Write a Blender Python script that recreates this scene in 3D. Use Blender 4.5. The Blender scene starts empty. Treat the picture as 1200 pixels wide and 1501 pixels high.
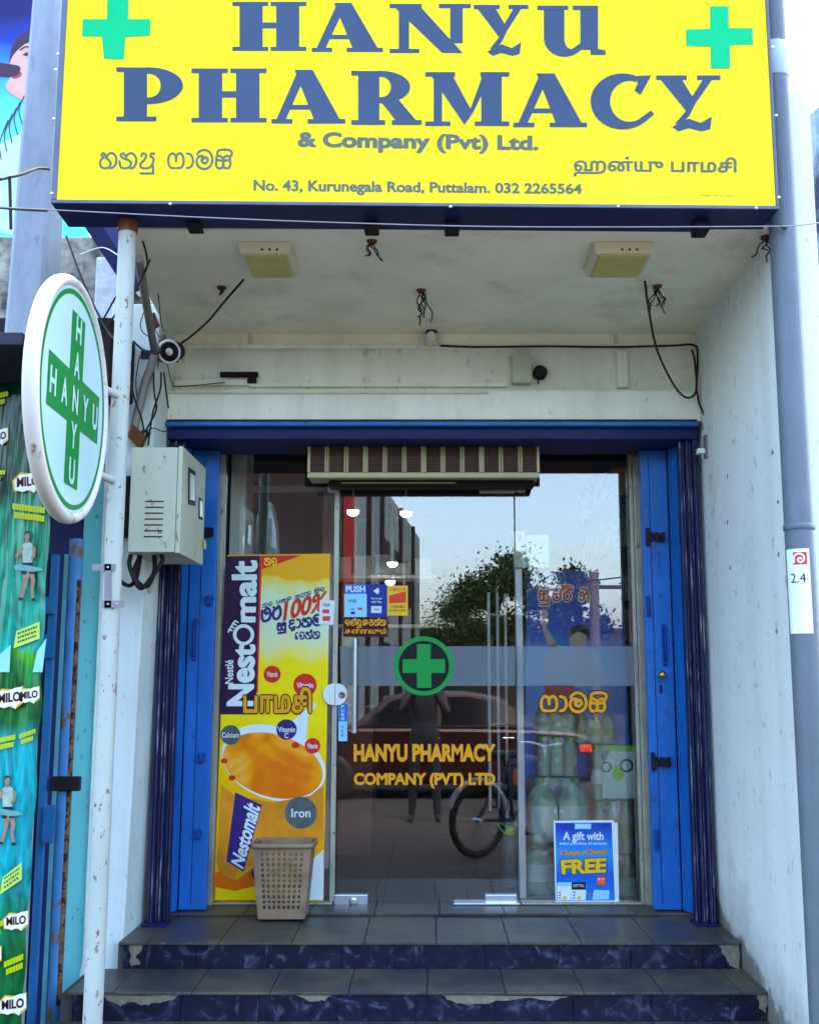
import bpy, bmesh, math, random
from mathutils import Vector, Matrix
random.seed(7)
sc = bpy.context.scene
COL = sc.collection
R = math.radians

# ------------------------------------------------------------------ camera
CAMZ = 1.556
F, U0, V0, HOR = 1600.0, 625.0, 750.0, 1000.0
PITCH = math.atan((HOR - V0) / F)
cam = bpy.data.cameras.new('Camera')
camo = bpy.data.objects.new('Camera', cam); COL.objects.link(camo)
cam.sensor_fit = 'HORIZONTAL'; cam.sensor_width = 36.0; cam.lens = 36.0 * F / 1200.0
cam.shift_x = -25.0 / 1200.0
cam.clip_start = 0.02; cam.clip_end = 900.0
camo.location = (0, 0, CAMZ); camo.rotation_euler = (R(90) + PITCH, 0, 0)
sc.camera = camo

# ------------------------------------------------------------------ world, sun, exposure
SUN_EL, SUN_AZ = R(54), R(14)            # azimuth clockwise from +Y: veiled sun high behind the building, the shopfront in open shade
w = bpy.data.worlds.new('World'); sc.world = w; w.use_nodes = True
nt = w.node_tree; bg = nt.nodes['Background']
sky = nt.nodes.new('ShaderNodeTexSky'); sky.sky_type = 'NISHITA'; sky.sun_disc = False
sky.sun_elevation = SUN_EL; sky.sun_rotation = SUN_AZ
sky.air_density = 1.0; sky.dust_density = 4.0; sky.ozone_density = 1.5; sky.altitude = 0
nt.links.new(sky.outputs[0], bg.inputs[0]); bg.inputs[1].default_value = 0.13
sl = bpy.data.lights.new('Sun', 'SUN'); sl.energy = 0.55; sl.angle = R(24); sl.color = (1.0, 0.96, 0.9)
so = bpy.data.objects.new('Sun', sl); COL.objects.link(so)
sdir = Vector((math.sin(SUN_AZ) * math.cos(SUN_EL), math.cos(SUN_AZ) * math.cos(SUN_EL), math.sin(SUN_EL)))
so.rotation_euler = (-sdir).to_track_quat('-Z', 'Y').to_euler(); so.location = sdir * 40
sc.view_settings.view_transform = 'Standard'; sc.view_settings.look = 'None'
sc.view_settings.exposure = 3.85; sc.view_settings.gamma = 1.0; sc.view_settings.use_curve_mapping = False
sc.render.engine = 'CYCLES'
sc.cycles.max_bounces = 8; sc.cycles.transparent_max_bounces = 24; sc.cycles.diffuse_bounces = 4
sc.cycles.sample_clamp_indirect = 4.0; sc.cycles.use_denoising = True

# ------------------------------------------------------------------ projection of photo measurements on real planes
CP, SP = math.cos(PITCH), math.sin(PITCH)
CAM = Vector((0, 0, CAMZ))
def ray(u, v):
    up = (V0 - v) / F
    return Vector(((u - U0) / F, CP - up * SP, SP + up * CP))
def at(u, v, Y):
    d = ray(u, v); return CAM + d * (Y / d.y)
class Plane:                                    # a flat surface: point, outward normal
    def __init__(s, p, n): s.p = Vector(p); s.n = Vector(n).normalized()
    def __call__(s, u, v, h=0.0):
        d = ray(u, v); t = (s.p - CAM).dot(s.n) / d.dot(s.n)
        return CAM + d * t + s.n * h
class Frame:                                    # local metric frame o + a*r + b*t
    def __init__(s, o, r, t): s.o = Vector(o); s.r = Vector(r).normalized(); s.t = Vector(t).normalized(); s.n = s.r.cross(s.t).normalized()
    def __call__(s, a, b, h=0.0): return s.o + s.r * a + s.t * b + s.n * h
def YP(Y): return Plane((0, Y, 0), (0, -1, 0))

# ------------------------------------------------------------------ materials
def L(c): return tuple((x / 255 / 12.92) if x / 255 <= 0.04045 else ((x / 255 + 0.055) / 1.055) ** 2.4 for x in c)
MATS = {}
def mat(name, col, rough=0.6, metal=0.0, var=0.12, scale=9.0, bump=0.0, bscale=60.0, spec=0.2, chip=0.0, ccol=(0.10, 0.06, 0.04), cscale=38.0, streak=0.0, scol=(0.16, 0.14, 0.10), dirt=None, dcol=(0.12, 0.09, 0.05), dscale=3.0, dlo=0.52, dhi=0.72, emit=0.0, stretch=(1, 1, 1), coat=0.0, trans=0.0):
    if name in MATS: return MATS[name]
    m = bpy.data.materials.new(name); m.use_nodes = True; n = m.node_tree.nodes; l = m.node_tree.links
    b = n['Principled BSDF']
    b.inputs['Roughness'].default_value = rough; b.inputs['Metallic'].default_value = metal
    b.inputs['Specular IOR Level'].default_value = spec; b.inputs['Coat Weight'].default_value = coat
    tc = n.new('ShaderNodeTexCoord'); mp = n.new('ShaderNodeMapping'); l.new(tc.outputs['Object'], mp.inputs[0]); mp.inputs['Scale'].default_value = stretch
    nz = n.new('ShaderNodeTexNoise'); nz.inputs['Scale'].default_value = scale; nz.inputs['Detail'].default_value = 6; nz.inputs['Roughness'].default_value = 0.62
    l.new(mp.outputs[0], nz.inputs['Vector'])
    rp = n.new('ShaderNodeValToRGB'); rp.color_ramp.elements[0].position = 0.3; rp.color_ramp.elements[1].position = 0.72
    rp.color_ramp.elements[0].color = tuple(x * (1 - var) for x in col) + (1,); rp.color_ramp.elements[1].color = tuple(min(1, x * (1 + var * 0.6)) for x in col) + (1,)
    l.new(nz.outputs[0], rp.inputs[0]); out = rp.outputs[0]
    if dirt:
        n2 = n.new('ShaderNodeTexNoise'); n2.inputs['Scale'].default_value = dscale; n2.inputs['Detail'].default_value = 8; n2.inputs['Roughness'].default_value = 0.68
        l.new(mp.outputs[0], n2.inputs['Vector'])
        r2 = n.new('ShaderNodeValToRGB'); r2.color_ramp.elements[0].position = dlo; r2.color_ramp.elements[1].position = dhi
        r2.color_ramp.elements[0].color = (0, 0, 0, 1); r2.color_ramp.elements[1].color = (dirt, dirt, dirt, 1)
        l.new(n2.outputs[0], r2.inputs[0])
        mx = n.new('ShaderNodeMixRGB'); l.new(r2.outputs[0], mx.inputs[0]); l.new(out, mx.inputs[1]); mx.inputs[2].default_value = tuple(dcol) + (1,)
        out = mx.outputs[0]
    for amt, cc_, sc_, st_, lo_, hi_ in ((chip, ccol, cscale, (1, 1, .55), .632, .66), (streak, scol, 7.0, (1, 1, .06), .45, .85)):
        if not amt: continue
        m2 = n.new('ShaderNodeMapping'); m2.inputs['Scale'].default_value = st_; l.new(tc.outputs['Object'], m2.inputs[0])
        n4 = n.new('ShaderNodeTexNoise'); n4.inputs['Scale'].default_value = sc_; n4.inputs['Detail'].default_value = 7; n4.inputs['Roughness'].default_value = .6; l.new(m2.outputs[0], n4.inputs['Vector'])
        r4 = n.new('ShaderNodeMapRange'); r4.inputs[1].default_value = lo_; r4.inputs[2].default_value = hi_; r4.inputs[4].default_value = amt; l.new(n4.outputs[0], r4.inputs[0])
        x4 = n.new('ShaderNodeMixRGB'); l.new(r4.outputs[0], x4.inputs[0]); l.new(out, x4.inputs[1]); x4.inputs[2].default_value = tuple(cc_) + (1,); out = x4.outputs[0]
    l.new(out, b.inputs['Base Color'])
    if bump:
        n3 = n.new('ShaderNodeTexNoise'); n3.inputs['Scale'].default_value = bscale; n3.inputs['Detail'].default_value = 5
        l.new(mp.outputs[0], n3.inputs['Vector'])
        bp = n.new('ShaderNodeBump'); bp.inputs['Strength'].default_value = bump; bp.inputs['Distance'].default_value = 0.01
        l.new(n3.outputs[0], bp.inputs['Height']); l.new(bp.outputs[0], b.inputs['Normal'])
    if emit:
        b.inputs['Emission Color'].default_value = tuple(col) + (1,); b.inputs['Emission Strength'].default_value = emit
    MATS[name] = m; return m
def grad_mat(name, stops, axis, lo, hi, rough=0.35):   # colour ramp along one axis (metres): print, plus shade at the banner top
    m = bpy.data.materials.new(name); m.use_nodes = True; n = m.node_tree.nodes; l = m.node_tree.links; b = n['Principled BSDF']
    b.inputs['Roughness'].default_value = rough; b.inputs['Specular IOR Level'].default_value = 0.2
    tc = n.new('ShaderNodeTexCoord'); sp = n.new('ShaderNodeSeparateXYZ'); l.new(tc.outputs['Object'], sp.inputs[0])
    mr = n.new('ShaderNodeMapRange'); mr.inputs[1].default_value = lo; mr.inputs[2].default_value = hi; l.new(sp.outputs[axis], mr.inputs[0])
    nz = n.new('ShaderNodeTexNoise'); nz.inputs['Scale'].default_value = 6; l.new(tc.outputs['Object'], nz.inputs['Vector'])
    ad = n.new('ShaderNodeMath'); ad.operation = 'MULTIPLY_ADD'; l.new(nz.outputs[0], ad.inputs[0]); ad.inputs[1].default_value = 0.12; l.new(mr.outputs[0], ad.inputs[2])
    rp = n.new('ShaderNodeValToRGB'); e = rp.color_ramp.elements
    while len(e) < len(stops): e.new(0.5)
    for i, (p, c) in enumerate(stops): e[i].position = min(1, p + 0.06); e[i].color = tuple(c) + (1,)
    l.new(ad.outputs[0], rp.inputs[0]); l.new(rp.outputs[0], b.inputs['Base Color'])
    MATS[name] = m; return m
def clear_mat(name, tint, ior=1.5, haze=0.0, hcol=(0.6, 0.8, 0.7), rough=0.0, hnoise=0.0):   # thin clear sheet: transparent + Fresnel reflection (+ a little milky scatter)
    m = bpy.data.materials.new(name); m.use_nodes = True; n = m.node_tree.nodes; l = m.node_tree.links
    n.remove(n['Principled BSDF']); out = n['Material Output']
    tr = n.new('ShaderNodeBsdfTransparent'); tr.inputs[0].default_value = tuple(tint) + (1,)
    gl = n.new('ShaderNodeBsdfGlossy'); gl.inputs['Roughness'].default_value = rough
    fr = n.new('ShaderNodeFresnel'); fr.inputs[0].default_value = ior
    base = tr.outputs[0]
    if haze:
        df = n.new('ShaderNodeBsdfDiffuse'); df.inputs[0].default_value = tuple(hcol) + (1,)
        tl = n.new('ShaderNodeBsdfTranslucent'); tl.inputs[0].default_value = tuple(hcol) + (1,)
        dd = n.new('ShaderNodeMixShader'); dd.inputs[0].default_value = 0.15; l.new(df.outputs[0], dd.inputs[1]); l.new(tl.outputs[0], dd.inputs[2])
        mh = n.new('ShaderNodeMixShader'); mh.inputs[0].default_value = haze; l.new(base, mh.inputs[1]); l.new(dd.outputs[0], mh.inputs[2])
        if hnoise:
            tc = n.new('ShaderNodeTexCoord'); nz = n.new('ShaderNodeTexNoise'); nz.inputs['Scale'].default_value = hnoise; nz.inputs['Detail'].default_value = 5
            l.new(tc.outputs['Object'], nz.inputs['Vector'])
            r = n.new('ShaderNodeMapRange'); r.inputs[1].default_value = 0.35; r.inputs[2].default_value = 0.7; r.inputs[3].default_value = haze * 0.4; r.inputs[4].default_value = min(1, haze * 1.5)
            l.new(nz.outputs[0], r.inputs[0]); l.new(r.outputs[0], mh.inputs[0])
        base = mh.outputs[0]
    mx = n.new('ShaderNodeMixShader'); l.new(fr.outputs[0], mx.inputs[0]); l.new(base, mx.inputs[1]); l.new(gl.outputs[0], mx.inputs[2])
    l.new(mx.outputs[0], out.inputs[0]); MATS[name] = m; return m

# ------------------------------------------------------------------ mesh building
class MB:
    def __init__(s): s.v = []; s.f = []; s.sm = []
    def face(s, pts, smooth=False):
        b = len(s.v); s.v += [tuple(p) for p in pts]; s.f.append(tuple(range(b, b + len(pts)))); s.sm.append(smooth); return s
    def mesh(s, vs, fs, smooth=False):
        b = len(s.v); s.v += [tuple(p) for p in vs]
        for f in fs: s.f.append(tuple(b + i for i in f)); s.sm.append(smooth)
        return s
    def hexa(s, p):                              # 8 points: bottom ring 0-3, top ring 4-7
        return s.mesh(p, [(3, 2, 1, 0), (4, 5, 6, 7), (0, 1, 5, 4), (1, 2, 6, 5), (2, 3, 7, 6), (3, 0, 4, 7)])
    def box(s, x0, x1, y0, y1, z0, z1):
        return s.hexa([(x0, y0, z0), (x1, y0, z0), (x1, y1, z0), (x0, y1, z0), (x0, y0, z1), (x1, y0, z1), (x1, y1, z1), (x0, y1, z1)])
    def obox(s, c, ax, ay, az):                  # oriented box: centre + half vectors
        c, ax, ay, az = map(Vector, (c, ax, ay, az))
        return s.hexa([c - ax - ay - az, c + ax - ay - az, c + ax + ay - az, c - ax + ay - az, c - ax - ay + az, c + ax - ay + az, c + ax + ay + az, c - ax + ay + az])
    def prism(s, front, back):                   # two equal rings of points -> closed solid
        n = len(front); vs = list(front) + list(back)
        return s.mesh(vs, [tuple(range(n)), tuple(range(2 * n - 1, n - 1, -1))] + [(i, i + n, (i + 1) % n + n, (i + 1) % n) for i in range(n)])
    def tube(s, pts, r, seg=8, caps=True, smooth=True):
        pts = [Vector(p) for p in pts]; n = len(pts)
        rs = r if isinstance(r, (list, tuple)) else [r] * n
        up = None; rings = []
        for i, p in enumerate(pts):
            d = (pts[min(i + 1, n - 1)] - pts[max(i - 1, 0)]).normalized()
            if up is None: up = Vector((0, 0, 1)) if abs(d.z) < 0.9 else Vector((1, 0, 0))
            a = d.cross(up).normalized(); up = a.cross(d).normalized()
            rings.append([p + (a * math.cos(2 * math.pi * k / seg) + up * math.sin(2 * math.pi * k / seg)) * rs[i] for k in range(seg)])
        vs = [q for g in rings for q in g]; fs = []
        for i in range(n - 1):
            for k in range(seg):
                k2 = (k + 1) % seg; fs.append((i * seg + k, i * seg + k2, (i + 1) * seg + k2, (i + 1) * seg + k))
        s.mesh(vs, fs, smooth)
        if caps: s.mesh(rings[0], [tuple(range(seg))[::-1]]); s.mesh(rings[-1], [tuple(range(seg))])
        return s
    def lathe(s, o, prof, seg=16, axis=(0, 0, 1), smooth=True, cap=True):   # prof: (radius, height) along axis
        o = Vector(o); ax = Vector(axis).normalized(); a = ax.orthogonal().normalized(); b = ax.cross(a)
        vs = [o + ax * h + (a * math.cos(2 * math.pi * k / seg) + b * math.sin(2 * math.pi * k / seg)) * r for r, h in prof for k in range(seg)]
        fs = [(i * seg + k, i * seg + (k + 1) % seg, (i + 1) * seg + (k + 1) % seg, (i + 1) * seg + k) for i in range(len(prof) - 1) for k in range(seg)]
        s.mesh(vs, fs, smooth)
        if cap:
            s.mesh(vs[:seg], [tuple(range(seg))[::-1]]); s.mesh(vs[-seg:], [tuple(range(seg))])
        return s
    def build(s, name, m, parent=None, bevel=0.0, bseg=2, solid=0.0):
        me = bpy.data.meshes.new(name); me.from_pydata(s.v, [], s.f); me.update()
        for p, sm in zip(me.polygons, s.sm): p.use_smooth = sm
        me.materials.append(m); o = bpy.data.objects.new(name, me); COL.objects.link(o)
        if parent is not None:
            o.parent = parent
            r = parent if parent.parent is None else parent.parent
            if r.type == 'EMPTY' and parent.parent is None: o.matrix_parent_inverse = Matrix.Translation(-Vector(r.location))
        if solid:
            md = o.modifiers.new('solid', 'SOLIDIFY'); md.thickness = solid; md.offset = 0
        if bevel:
            md = o.modifiers.new('bevel', 'BEVEL'); md.width = bevel; md.segments = bseg; md.limit_method = 'ANGLE'; md.angle_limit = R(35)
        return o
def tag(o, label, cat, group=None, kind=None):
    if label: o['label'] = label
    if cat: o['category'] = cat
    if group: o['group'] = group
    if kind: o['kind'] = kind
    return o
def thing(name, label, cat, loc=(0, 0, 0), group=None):
    o = bpy.data.objects.new(name, None); COL.objects.link(o); o.location = loc; o.empty_display_size = 0.1
    return tag(o, label, cat, group)
def struct(o): o['kind'] = 'structure'; return o
def catmull(pts, k=6):
    if len(pts) < 3: return [Vector(p) for p in pts]
    P = [Vector(p) for p in pts]; P = [P[0] * 2 - P[1]] + P + [P[-1] * 2 - P[-2]]; out = []
    for i in range(1, len(P) - 2):
        a, b, c, d = P[i - 1:i + 3]
        for j in range(k):
            t = j / k; out.append(0.5 * ((2 * b) + (c - a) * t + (2 * a - 5 * b + 4 * c - d) * t * t + (3 * b - 3 * c + d - a) * t ** 3))
    out.append(P[-2]); return out
def cable(pts, r, m, label, name='cable', group=None, cat='cable', k=6):
    return tag(MB().tube(catmull(pts, k), r, 6).build(name, m), label, cat, group)

# ------------------------------------------------------------------ flat print: polygons, strokes and text laid on a plane
def rect(x0, y0, x1, y1): return [(x0, y1), (x1, y1), (x1, y0), (x0, y0)]
def poly(mb, pl, pts, h): mb.face([pl(u, v, h) for u, v in pts]); return mb
def pprint_(name, pl, pts, h, m, parent):
    return poly(MB(), pl, pts, h).build(name, m, parent)
def smoothp(pts, k=4):                          # closed outline rounded through its points
    P = [Vector(p) for p in pts]; n = len(P); out = []
    for i in range(n):
        a, b, c, d = P[i - 1], P[i], P[(i + 1) % n], P[(i + 2) % n]
        for j in range(k):
            t = j / k; q = 0.5 * ((2 * b) + (c - a) * t + (2 * a - 5 * b + 4 * c - d) * t * t + (3 * b - 3 * c + d - a) * t ** 3); out.append((q.x, q.y))
    return out
def circ(cx, cy, rx, ry=None, n=28, a0=0, a1=360):
    ry = rx if ry is None else ry
    k = n if a1 - a0 >= 360 else n + 1
    return [(cx + rx * math.cos(R(a0 + (a1 - a0) * i / n)), cy - ry * math.sin(R(a0 + (a1 - a0) * i / n))) for i in range(k)]
def ring(mb, pl, cx, cy, r0, r1, h, n=48):
    a, b = circ(cx, cy, r0, n=n), circ(cx, cy, r1, n=n)
    for i in range(n): mb.face([pl(*a[i], h), pl(*b[i], h), pl(*b[(i + 1) % n], h), pl(*a[(i + 1) % n], h)])
    return mb
TXT = {}
def text_polys(s, bold):
    if (s, bold) in TXT: return TXT[(s, bold)]
    c = bpy.data.curves.new('txt', 'FONT'); c.body = s; c.offset = bold; c.resolution_u = 4 if ord(s[0]) < 0x900 else 12
    o = bpy.data.objects.new('txt', c); COL.objects.link(o)
    dg = bpy.context.evaluated_depsgraph_get(); me = bpy.data.meshes.new_from_object(o.evaluated_get(dg))
    vs = [(v.co.x, v.co.y) for v in me.vertices]; fs = [tuple(p.vertices) for p in me.polygons]
    bpy.data.objects.remove(o); bpy.data.curves.remove(c); bpy.data.meshes.remove(me)
    TXT[(s, bold)] = (vs, fs); return vs, fs
def text_chars(s):                              # letter by letter, so that overlapping outlines do not cancel out
    ref = max(v[0] for v in text_polys('I', 0.0)[0]); vs = []; fs = []
    for i, ch in enumerate(s):
        if ch == ' ': continue
        off = max(v[0] for v in text_polys(s[:i] + 'I', 0.0)[0]) - ref if i else 0.0
        a, f = text_polys(ch, 0.0); b = len(vs); vs += [(x + off, y, i * .00009) for x, y in a]; fs += [tuple(b + k for k in q) for q in f]
    return vs, fs
def text(name, pl, s, quad, h, m, parent, bold=0.012, fat=0.0, slant=0.0, outline=None, om=None):
    """text stretched into the quad (bottom-left, bottom-right, top-right, top-left); fat: extra stroke in em, as stacked shifted prints"""
    vs, fs = text_polys(s, bold) if ord(s[0]) < 0x900 else text_chars(s)
    vs = [v if len(v) == 3 else (v[0], v[1], 0) for v in vs]
    x0, x1 = min(v[0] for v in vs), max(v[0] for v in vs); y0, y1 = min(v[1] for v in vs), max(v[1] for v in vs)
    q = [Vector(p) for p in quad]
    def mp(x, y, hh):
        a, b = (x - x0) / (x1 - x0), (y - y0) / (y1 - y0); a += slant * b
        p = q[0].lerp(q[1], a).lerp(q[3].lerp(q[2], a), b); return pl(p.x, p.y, hh)
    def lay(fatv, hh, mm, nm, steps):
        mb = MB(); sh = [(0, 0)] if not fatv else [(fatv * math.cos(2 * math.pi * i / steps), fatv * math.sin(2 * math.pi * i / steps)) for i in range(steps)] + [(0, 0)]
        for i, (dx, dy) in enumerate(sh): mb.mesh([mp(x + dx, y + dy, hh + dh + i * 0.00006) for x, y, dh in vs], fs)
        return mb.build(nm, mm, parent)
    if outline: lay(outline, h - 0.0009, om, 'lettering_outline', 10)
    return lay(fat, h, m, name, 8)
def stroke(mb, pl, pts, wd, h, k=6, rise=0.0003):
    P = catmull([Vector((p[0], p[1])) for p in pts], k); n = len(P); Ls = []; Rs = []
    for i, p in enumerate(P):
        d = (P[min(i + 1, n - 1)] - P[max(i - 1, 0)]); d = d.normalized() if d.length > 1e-9 else Vector((1, 0))
        nn = Vector((-d.y, d.x)) * wd / 2; Ls.append(p + nn); Rs.append(p - nn)
    for i in range(n - 1):
        h0, h1 = h + rise * i / n, h + rise * (i + 1) / n
        mb.face([pl(Ls[i].x, Ls[i].y, h0), pl(Rs[i].x, Rs[i].y, h0), pl(Rs[i + 1].x, Rs[i + 1].y, h1), pl(Ls[i + 1].x, Ls[i + 1].y, h1)])
    for p, hh in ((P[0], h - 0.00005), (P[-1], h + rise * 1.1)):
        mb.face([pl(*q, hh) for q in circ(p.x, p.y, wd / 2, n=10)])
    return mb
# Sinhala letters as pen strokes: body 0..1, y up
SI = {
 'ha': (1.12, [[(.38, .84), (.25, 1.0), (.12, .88), (.24, .72), (.10, .56), (.03, .34), (.12, .08), (.36, .0), (.62, .10), (.70, .36), (.56, .58), (.40, .72)], [(.40, .66), (.58, .94), (.84, 1.0), (1.04, .76), (1.05, .36), (.88, .08), (.68, .0)]]),
 'na': (1.15, [[(.38, .86), (.25, 1.0), (.10, .88), (.22, .70), (.40, .62)], [(.04, .46), (.10, .10), (.38, .0), (.66, .10), (.76, .36), (.60, .54), (.40, .62)], [(.40, .62), (.54, .90), (.80, 1.0), (1.05, .78), (1.08, .36), (.92, .06), (.74, .0)]]),
 'al': (0, [[(-.42, 1.08), (-.30, 1.30), (-.16, 1.18), (-.22, 1.04)]]),
 'ya': (1.02, [[(.14, .80), (.26, 1.0), (.44, .86), (.34, .56), (.12, .34), (.10, .10), (.34, .0), (.68, .06), (.86, .30), (.92, .66), (.74, .78), (.78, .98), (.98, .96)]]),
 'u': (.12, [[(-.24, .14), (-.26, -.34)], [(-.22, -.34), (-1.05, -.34)]]),
 'fa': (1.08, [[(.46, .02), (.20, .06), (.06, .34), (.08, .74), (.26, .98), (.44, .94), (.54, .74), (.54, .46)], [(.54, .74), (.66, .94), (.84, .98), (1.0, .74), (1.02, .34), (.88, .06), (.62, .02)]]),
 'aa': (.48, [[(.04, .98), (.26, .92), (.40, .66), (.40, .34), (.26, .08), (.04, .02)]]),
 'ma': (1.12, [[(.08, .92), (.24, 1.12), (.54, 1.22), (.88, 1.06), (1.05, .62), (.94, .18), (.62, -.04), (.26, .04), (.06, .34), (.10, .66), (.28, .82), (.40, .72)], [(.40, .84), (.52, .72), (.68, .72), (.76, .52), (.62, .34), (.42, .40), (.36, .56), (.50, .60)]]),
 'sa': (1.05, [[(.08, .60), (.04, .26), (.16, .02), (.38, .02), (.48, .16), (.50, .42)], [(.50, .42), (.52, .16), (.62, .02), (.84, .02), (.96, .26), (.92, .60)], [(.06, .58), (.36, .52), (.64, .52), (.94, .58)], [(.06, .60), (.10, .80), (.34, .80), (.50, .66), (.66, .80), (.90, .80), (.94, .60)]]),
 'i': (0, [[(-1.02, .84), (-1.04, 1.06), (-.90, 1.20), (-.58, 1.24), (-.26, 1.20), (-.12, 1.06), (-.14, .84)]]),
 'ta': (1.05, [[(.10, .56), (.26, .62), (.30, .44), (.14, .40), (.08, .62), (.26, .92), (.56, 1.0), (.86, .82), (.92, .42), (.72, .04), (.46, .06), (.44, .34), (.62, .44)]]),
 'la': (1.05, [[(.30, .66), (.46, .56), (.38, .40), (.18, .44), (.08, .66), (.28, .95), (.62, .98), (.92, .74), (.90, .24), (.56, .0), (.18, .08), (.06, .30)]]),
 'ka': (1.15, [[(.16, .70), (.30, .56), (.20, .44), (.08, .60), (.20, .92), (.50, 1.0), (.58, .70), (.54, .20), (.30, .0), (.12, .16), (.30, .32), (.54, .26)], [(.58, .60), (.72, .30), (.96, .34), (1.02, .62), (.86, .92), (.58, .98)]]),
 'ra': (.9, [[(.20, 1.0), (.50, 1.06), (.70, .90), (.40, .76), (.12, .44), (.24, .06), (.58, .02), (.78, .30), (.66, .62), (.40, .72)]]),
 'pa': (1.0, [[(.14, .96), (.08, .40), (.24, .04), (.54, .0), (.82, .10), (.92, .48), (.82, .94)], [(.14, .60), (.34, .50), (.50, .58), (.68, .50), (.86, .58)]]),
 'a': (1.3, [[(.50, .55), (.36, .70), (.18, .60), (.22, .40), (.48, .38), (.74, .56), (.86, .84), (.62, 1.0), (.30, .96)], [(.58, .50), (.52, .14), (.28, .0), (.10, .14)], [(.86, .80), (.98, .40), (1.0, -.30)]]),
 'va': (.95, [[(.30, .56), (.44, .44), (.32, .34), (.14, .46), (.12, .76), (.36, 1.0), (.70, .94), (.86, .56), (.72, .10), (.40, .0), (.16, .14)]]),
 'o': (1.1, [[(.10, .90), (.06, .40), (.22, .04), (.56, .0), (.90, .12), (1.0, .48), (.90, .86), (.62, 1.0), (.40, .80), (.50, .56), (.70, .62)]]),
 'ba': (1.05, [[(.16, .96), (.34, .80), (.16, .64), (.08, .34), (.26, .02), (.62, .0), (.90, .24), (.92, .66), (.72, .98), (.54, .80)]]),
 'da': (.9, [[(.66, .92), (.36, 1.0), (.16, .80), (.36, .58), (.62, .62), (.36, .56), (.12, .34), (.24, .06), (.56, .02), (.74, .20), (.66, -.14), (.40, -.26)]]),
 'e': (.6, [[(.12, .10), (.32, .02), (.44, .22), (.30, .40), (.12, .28), (.08, .60), (.26, .96), (.44, 1.0)]]),
}
def sinhala(name, pl, words, box, h, m, parent, wd=0.2, outline=None, om=None, shear=0.0, tilt=0.0):
    """words: list of glyph-name lists; box in the plane's own units (x0, ytop, x1, ybottom), y down"""
    x = 0.0; segs = []
    for wi, wv in enumerate(words):
        if wi: x += .55
        for g in wv:
            adv, st = SI[g]
            for s in st: segs.append([(x + a, b) for a, b in s])
            x += adv + (.12 if adv > .3 else 0)
    xs = [p[0] for s in segs for p in s]; ys = [p[1] for s in segs for p in s]
    x0, y0, x1, y1 = box; sx = (x1 - x0) / (max(xs) - min(xs)); sy = (y1 - y0) / (max(ys) - min(ys))
    def conv(s): return [(x0 + (a - min(xs)) * sx + shear * (b - min(ys)) * sy, y1 - (b - min(ys)) * sy - tilt * (a - min(xs)) * sx) for a, b in s]
    wpx = wd * (abs(sx) + abs(sy)) / 2
    if outline:
        mb = MB()
        for i, s in enumerate(segs): stroke(mb, pl, conv(s), wpx * outline, h - 0.0009 + i * 0.00001, rise=0.0002)
        mb.build('lettering_outline', om, parent)
    mb = MB()
    for i, s in enumerate(segs): stroke(mb, pl, conv(s), wpx, h + i * 0.00002, rise=0.0002)
    return mb.build(name, m, parent)

# ================================================================== MATERIALS USED
YG = 5.70                                  # glass plane
ZL = CAMZ - 1.106                          # landing height (0.45)
ZT2, ZT3 = ZL - 0.111, ZL - 0.224
ZC = CAMZ + 1.740                          # recess ceiling
XR, XL = 1.358, -1.333                     # recess side walls
m_wall = mat('painted_plaster_pale', (0.66, 0.76, 0.71), 0.75, chip=.5, ccol=(.25,.24,.2), cscale=26, streak=.30, var=0.08, scale=3, bump=0.16, bscale=45, dirt=0.55, dcol=(0.30, 0.27, 0.2), dscale=2.3, dlo=0.6, dhi=0.85)
m_lintel = mat('painted_plaster_cream', (0.84, 0.88, 0.75), 0.75, chip=.3, ccol=(.22,.18,.12), cscale=20, streak=.28, var=0.07, scale=4, bump=0.1, dirt=0.4, dcol=(0.3, 0.25, 0.16), dscale=4, dlo=0.58, dhi=0.8)
m_ceil = mat('soffit_paint', (0.90, 0.88, 0.66), 0.8, var=0.12, scale=2.5, bump=0.06, dirt=0.6, dcol=(0.24, 0.20, 0.13), dscale=2.6, dlo=0.53, dhi=0.82)
m_blue = mat('blue_gloss_paint', (0.005, 0.13, 0.46), 0.42, chip=.8, ccol=(.05,.04,.06), cscale=30, streak=.45, scol=(.01,.04,.14), spec=0.35, var=0.22, scale=4, bump=0.10, bscale=18, dirt=0.75, dcol=(0.006, 0.035, 0.16), dscale=9, dlo=0.56, dhi=0.70, stretch=(1, 1, 0.35))
m_bluedk = mat('blue_gloss_paint_dark', (0.004, 0.05, 0.25), 0.45, var=0.16, scale=5, bump=0.05)
m_navy = mat('navy_enamel', (0.008, 0.010, 0.06), 0.35, var=0.3, scale=30, dirt=0.6, dcol=(0.35, 0.33, 0.34), dscale=45, dlo=0.66, dhi=0.74, stretch=(1, 1, 0.25))
m_navyflat = mat('navy_paint', (0.008, 0.014, 0.085), 0.5, var=0.2, bump=0.04)
m_alu = mat('dirty_aluminium', (0.42, 0.42, 0.32), 0.45, chip=.7, ccol=(.05,.04,.03), cscale=30, streak=.5, scol=(.12,.09,.05), metal=0.25, var=0.18, scale=12, dirt=0.7, dcol=(0.10, 0.08, 0.05), dscale=5, dlo=0.5, dhi=0.78, stretch=(1, 1, 0.5))
m_steel = mat('brushed_steel', (0.62, 0.66, 0.70), 0.28, metal=0.85, var=0.1, scale=40)
m_white = mat('white_paint', (0.74, 0.78, 0.76), 0.5, var=0.05)
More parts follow.
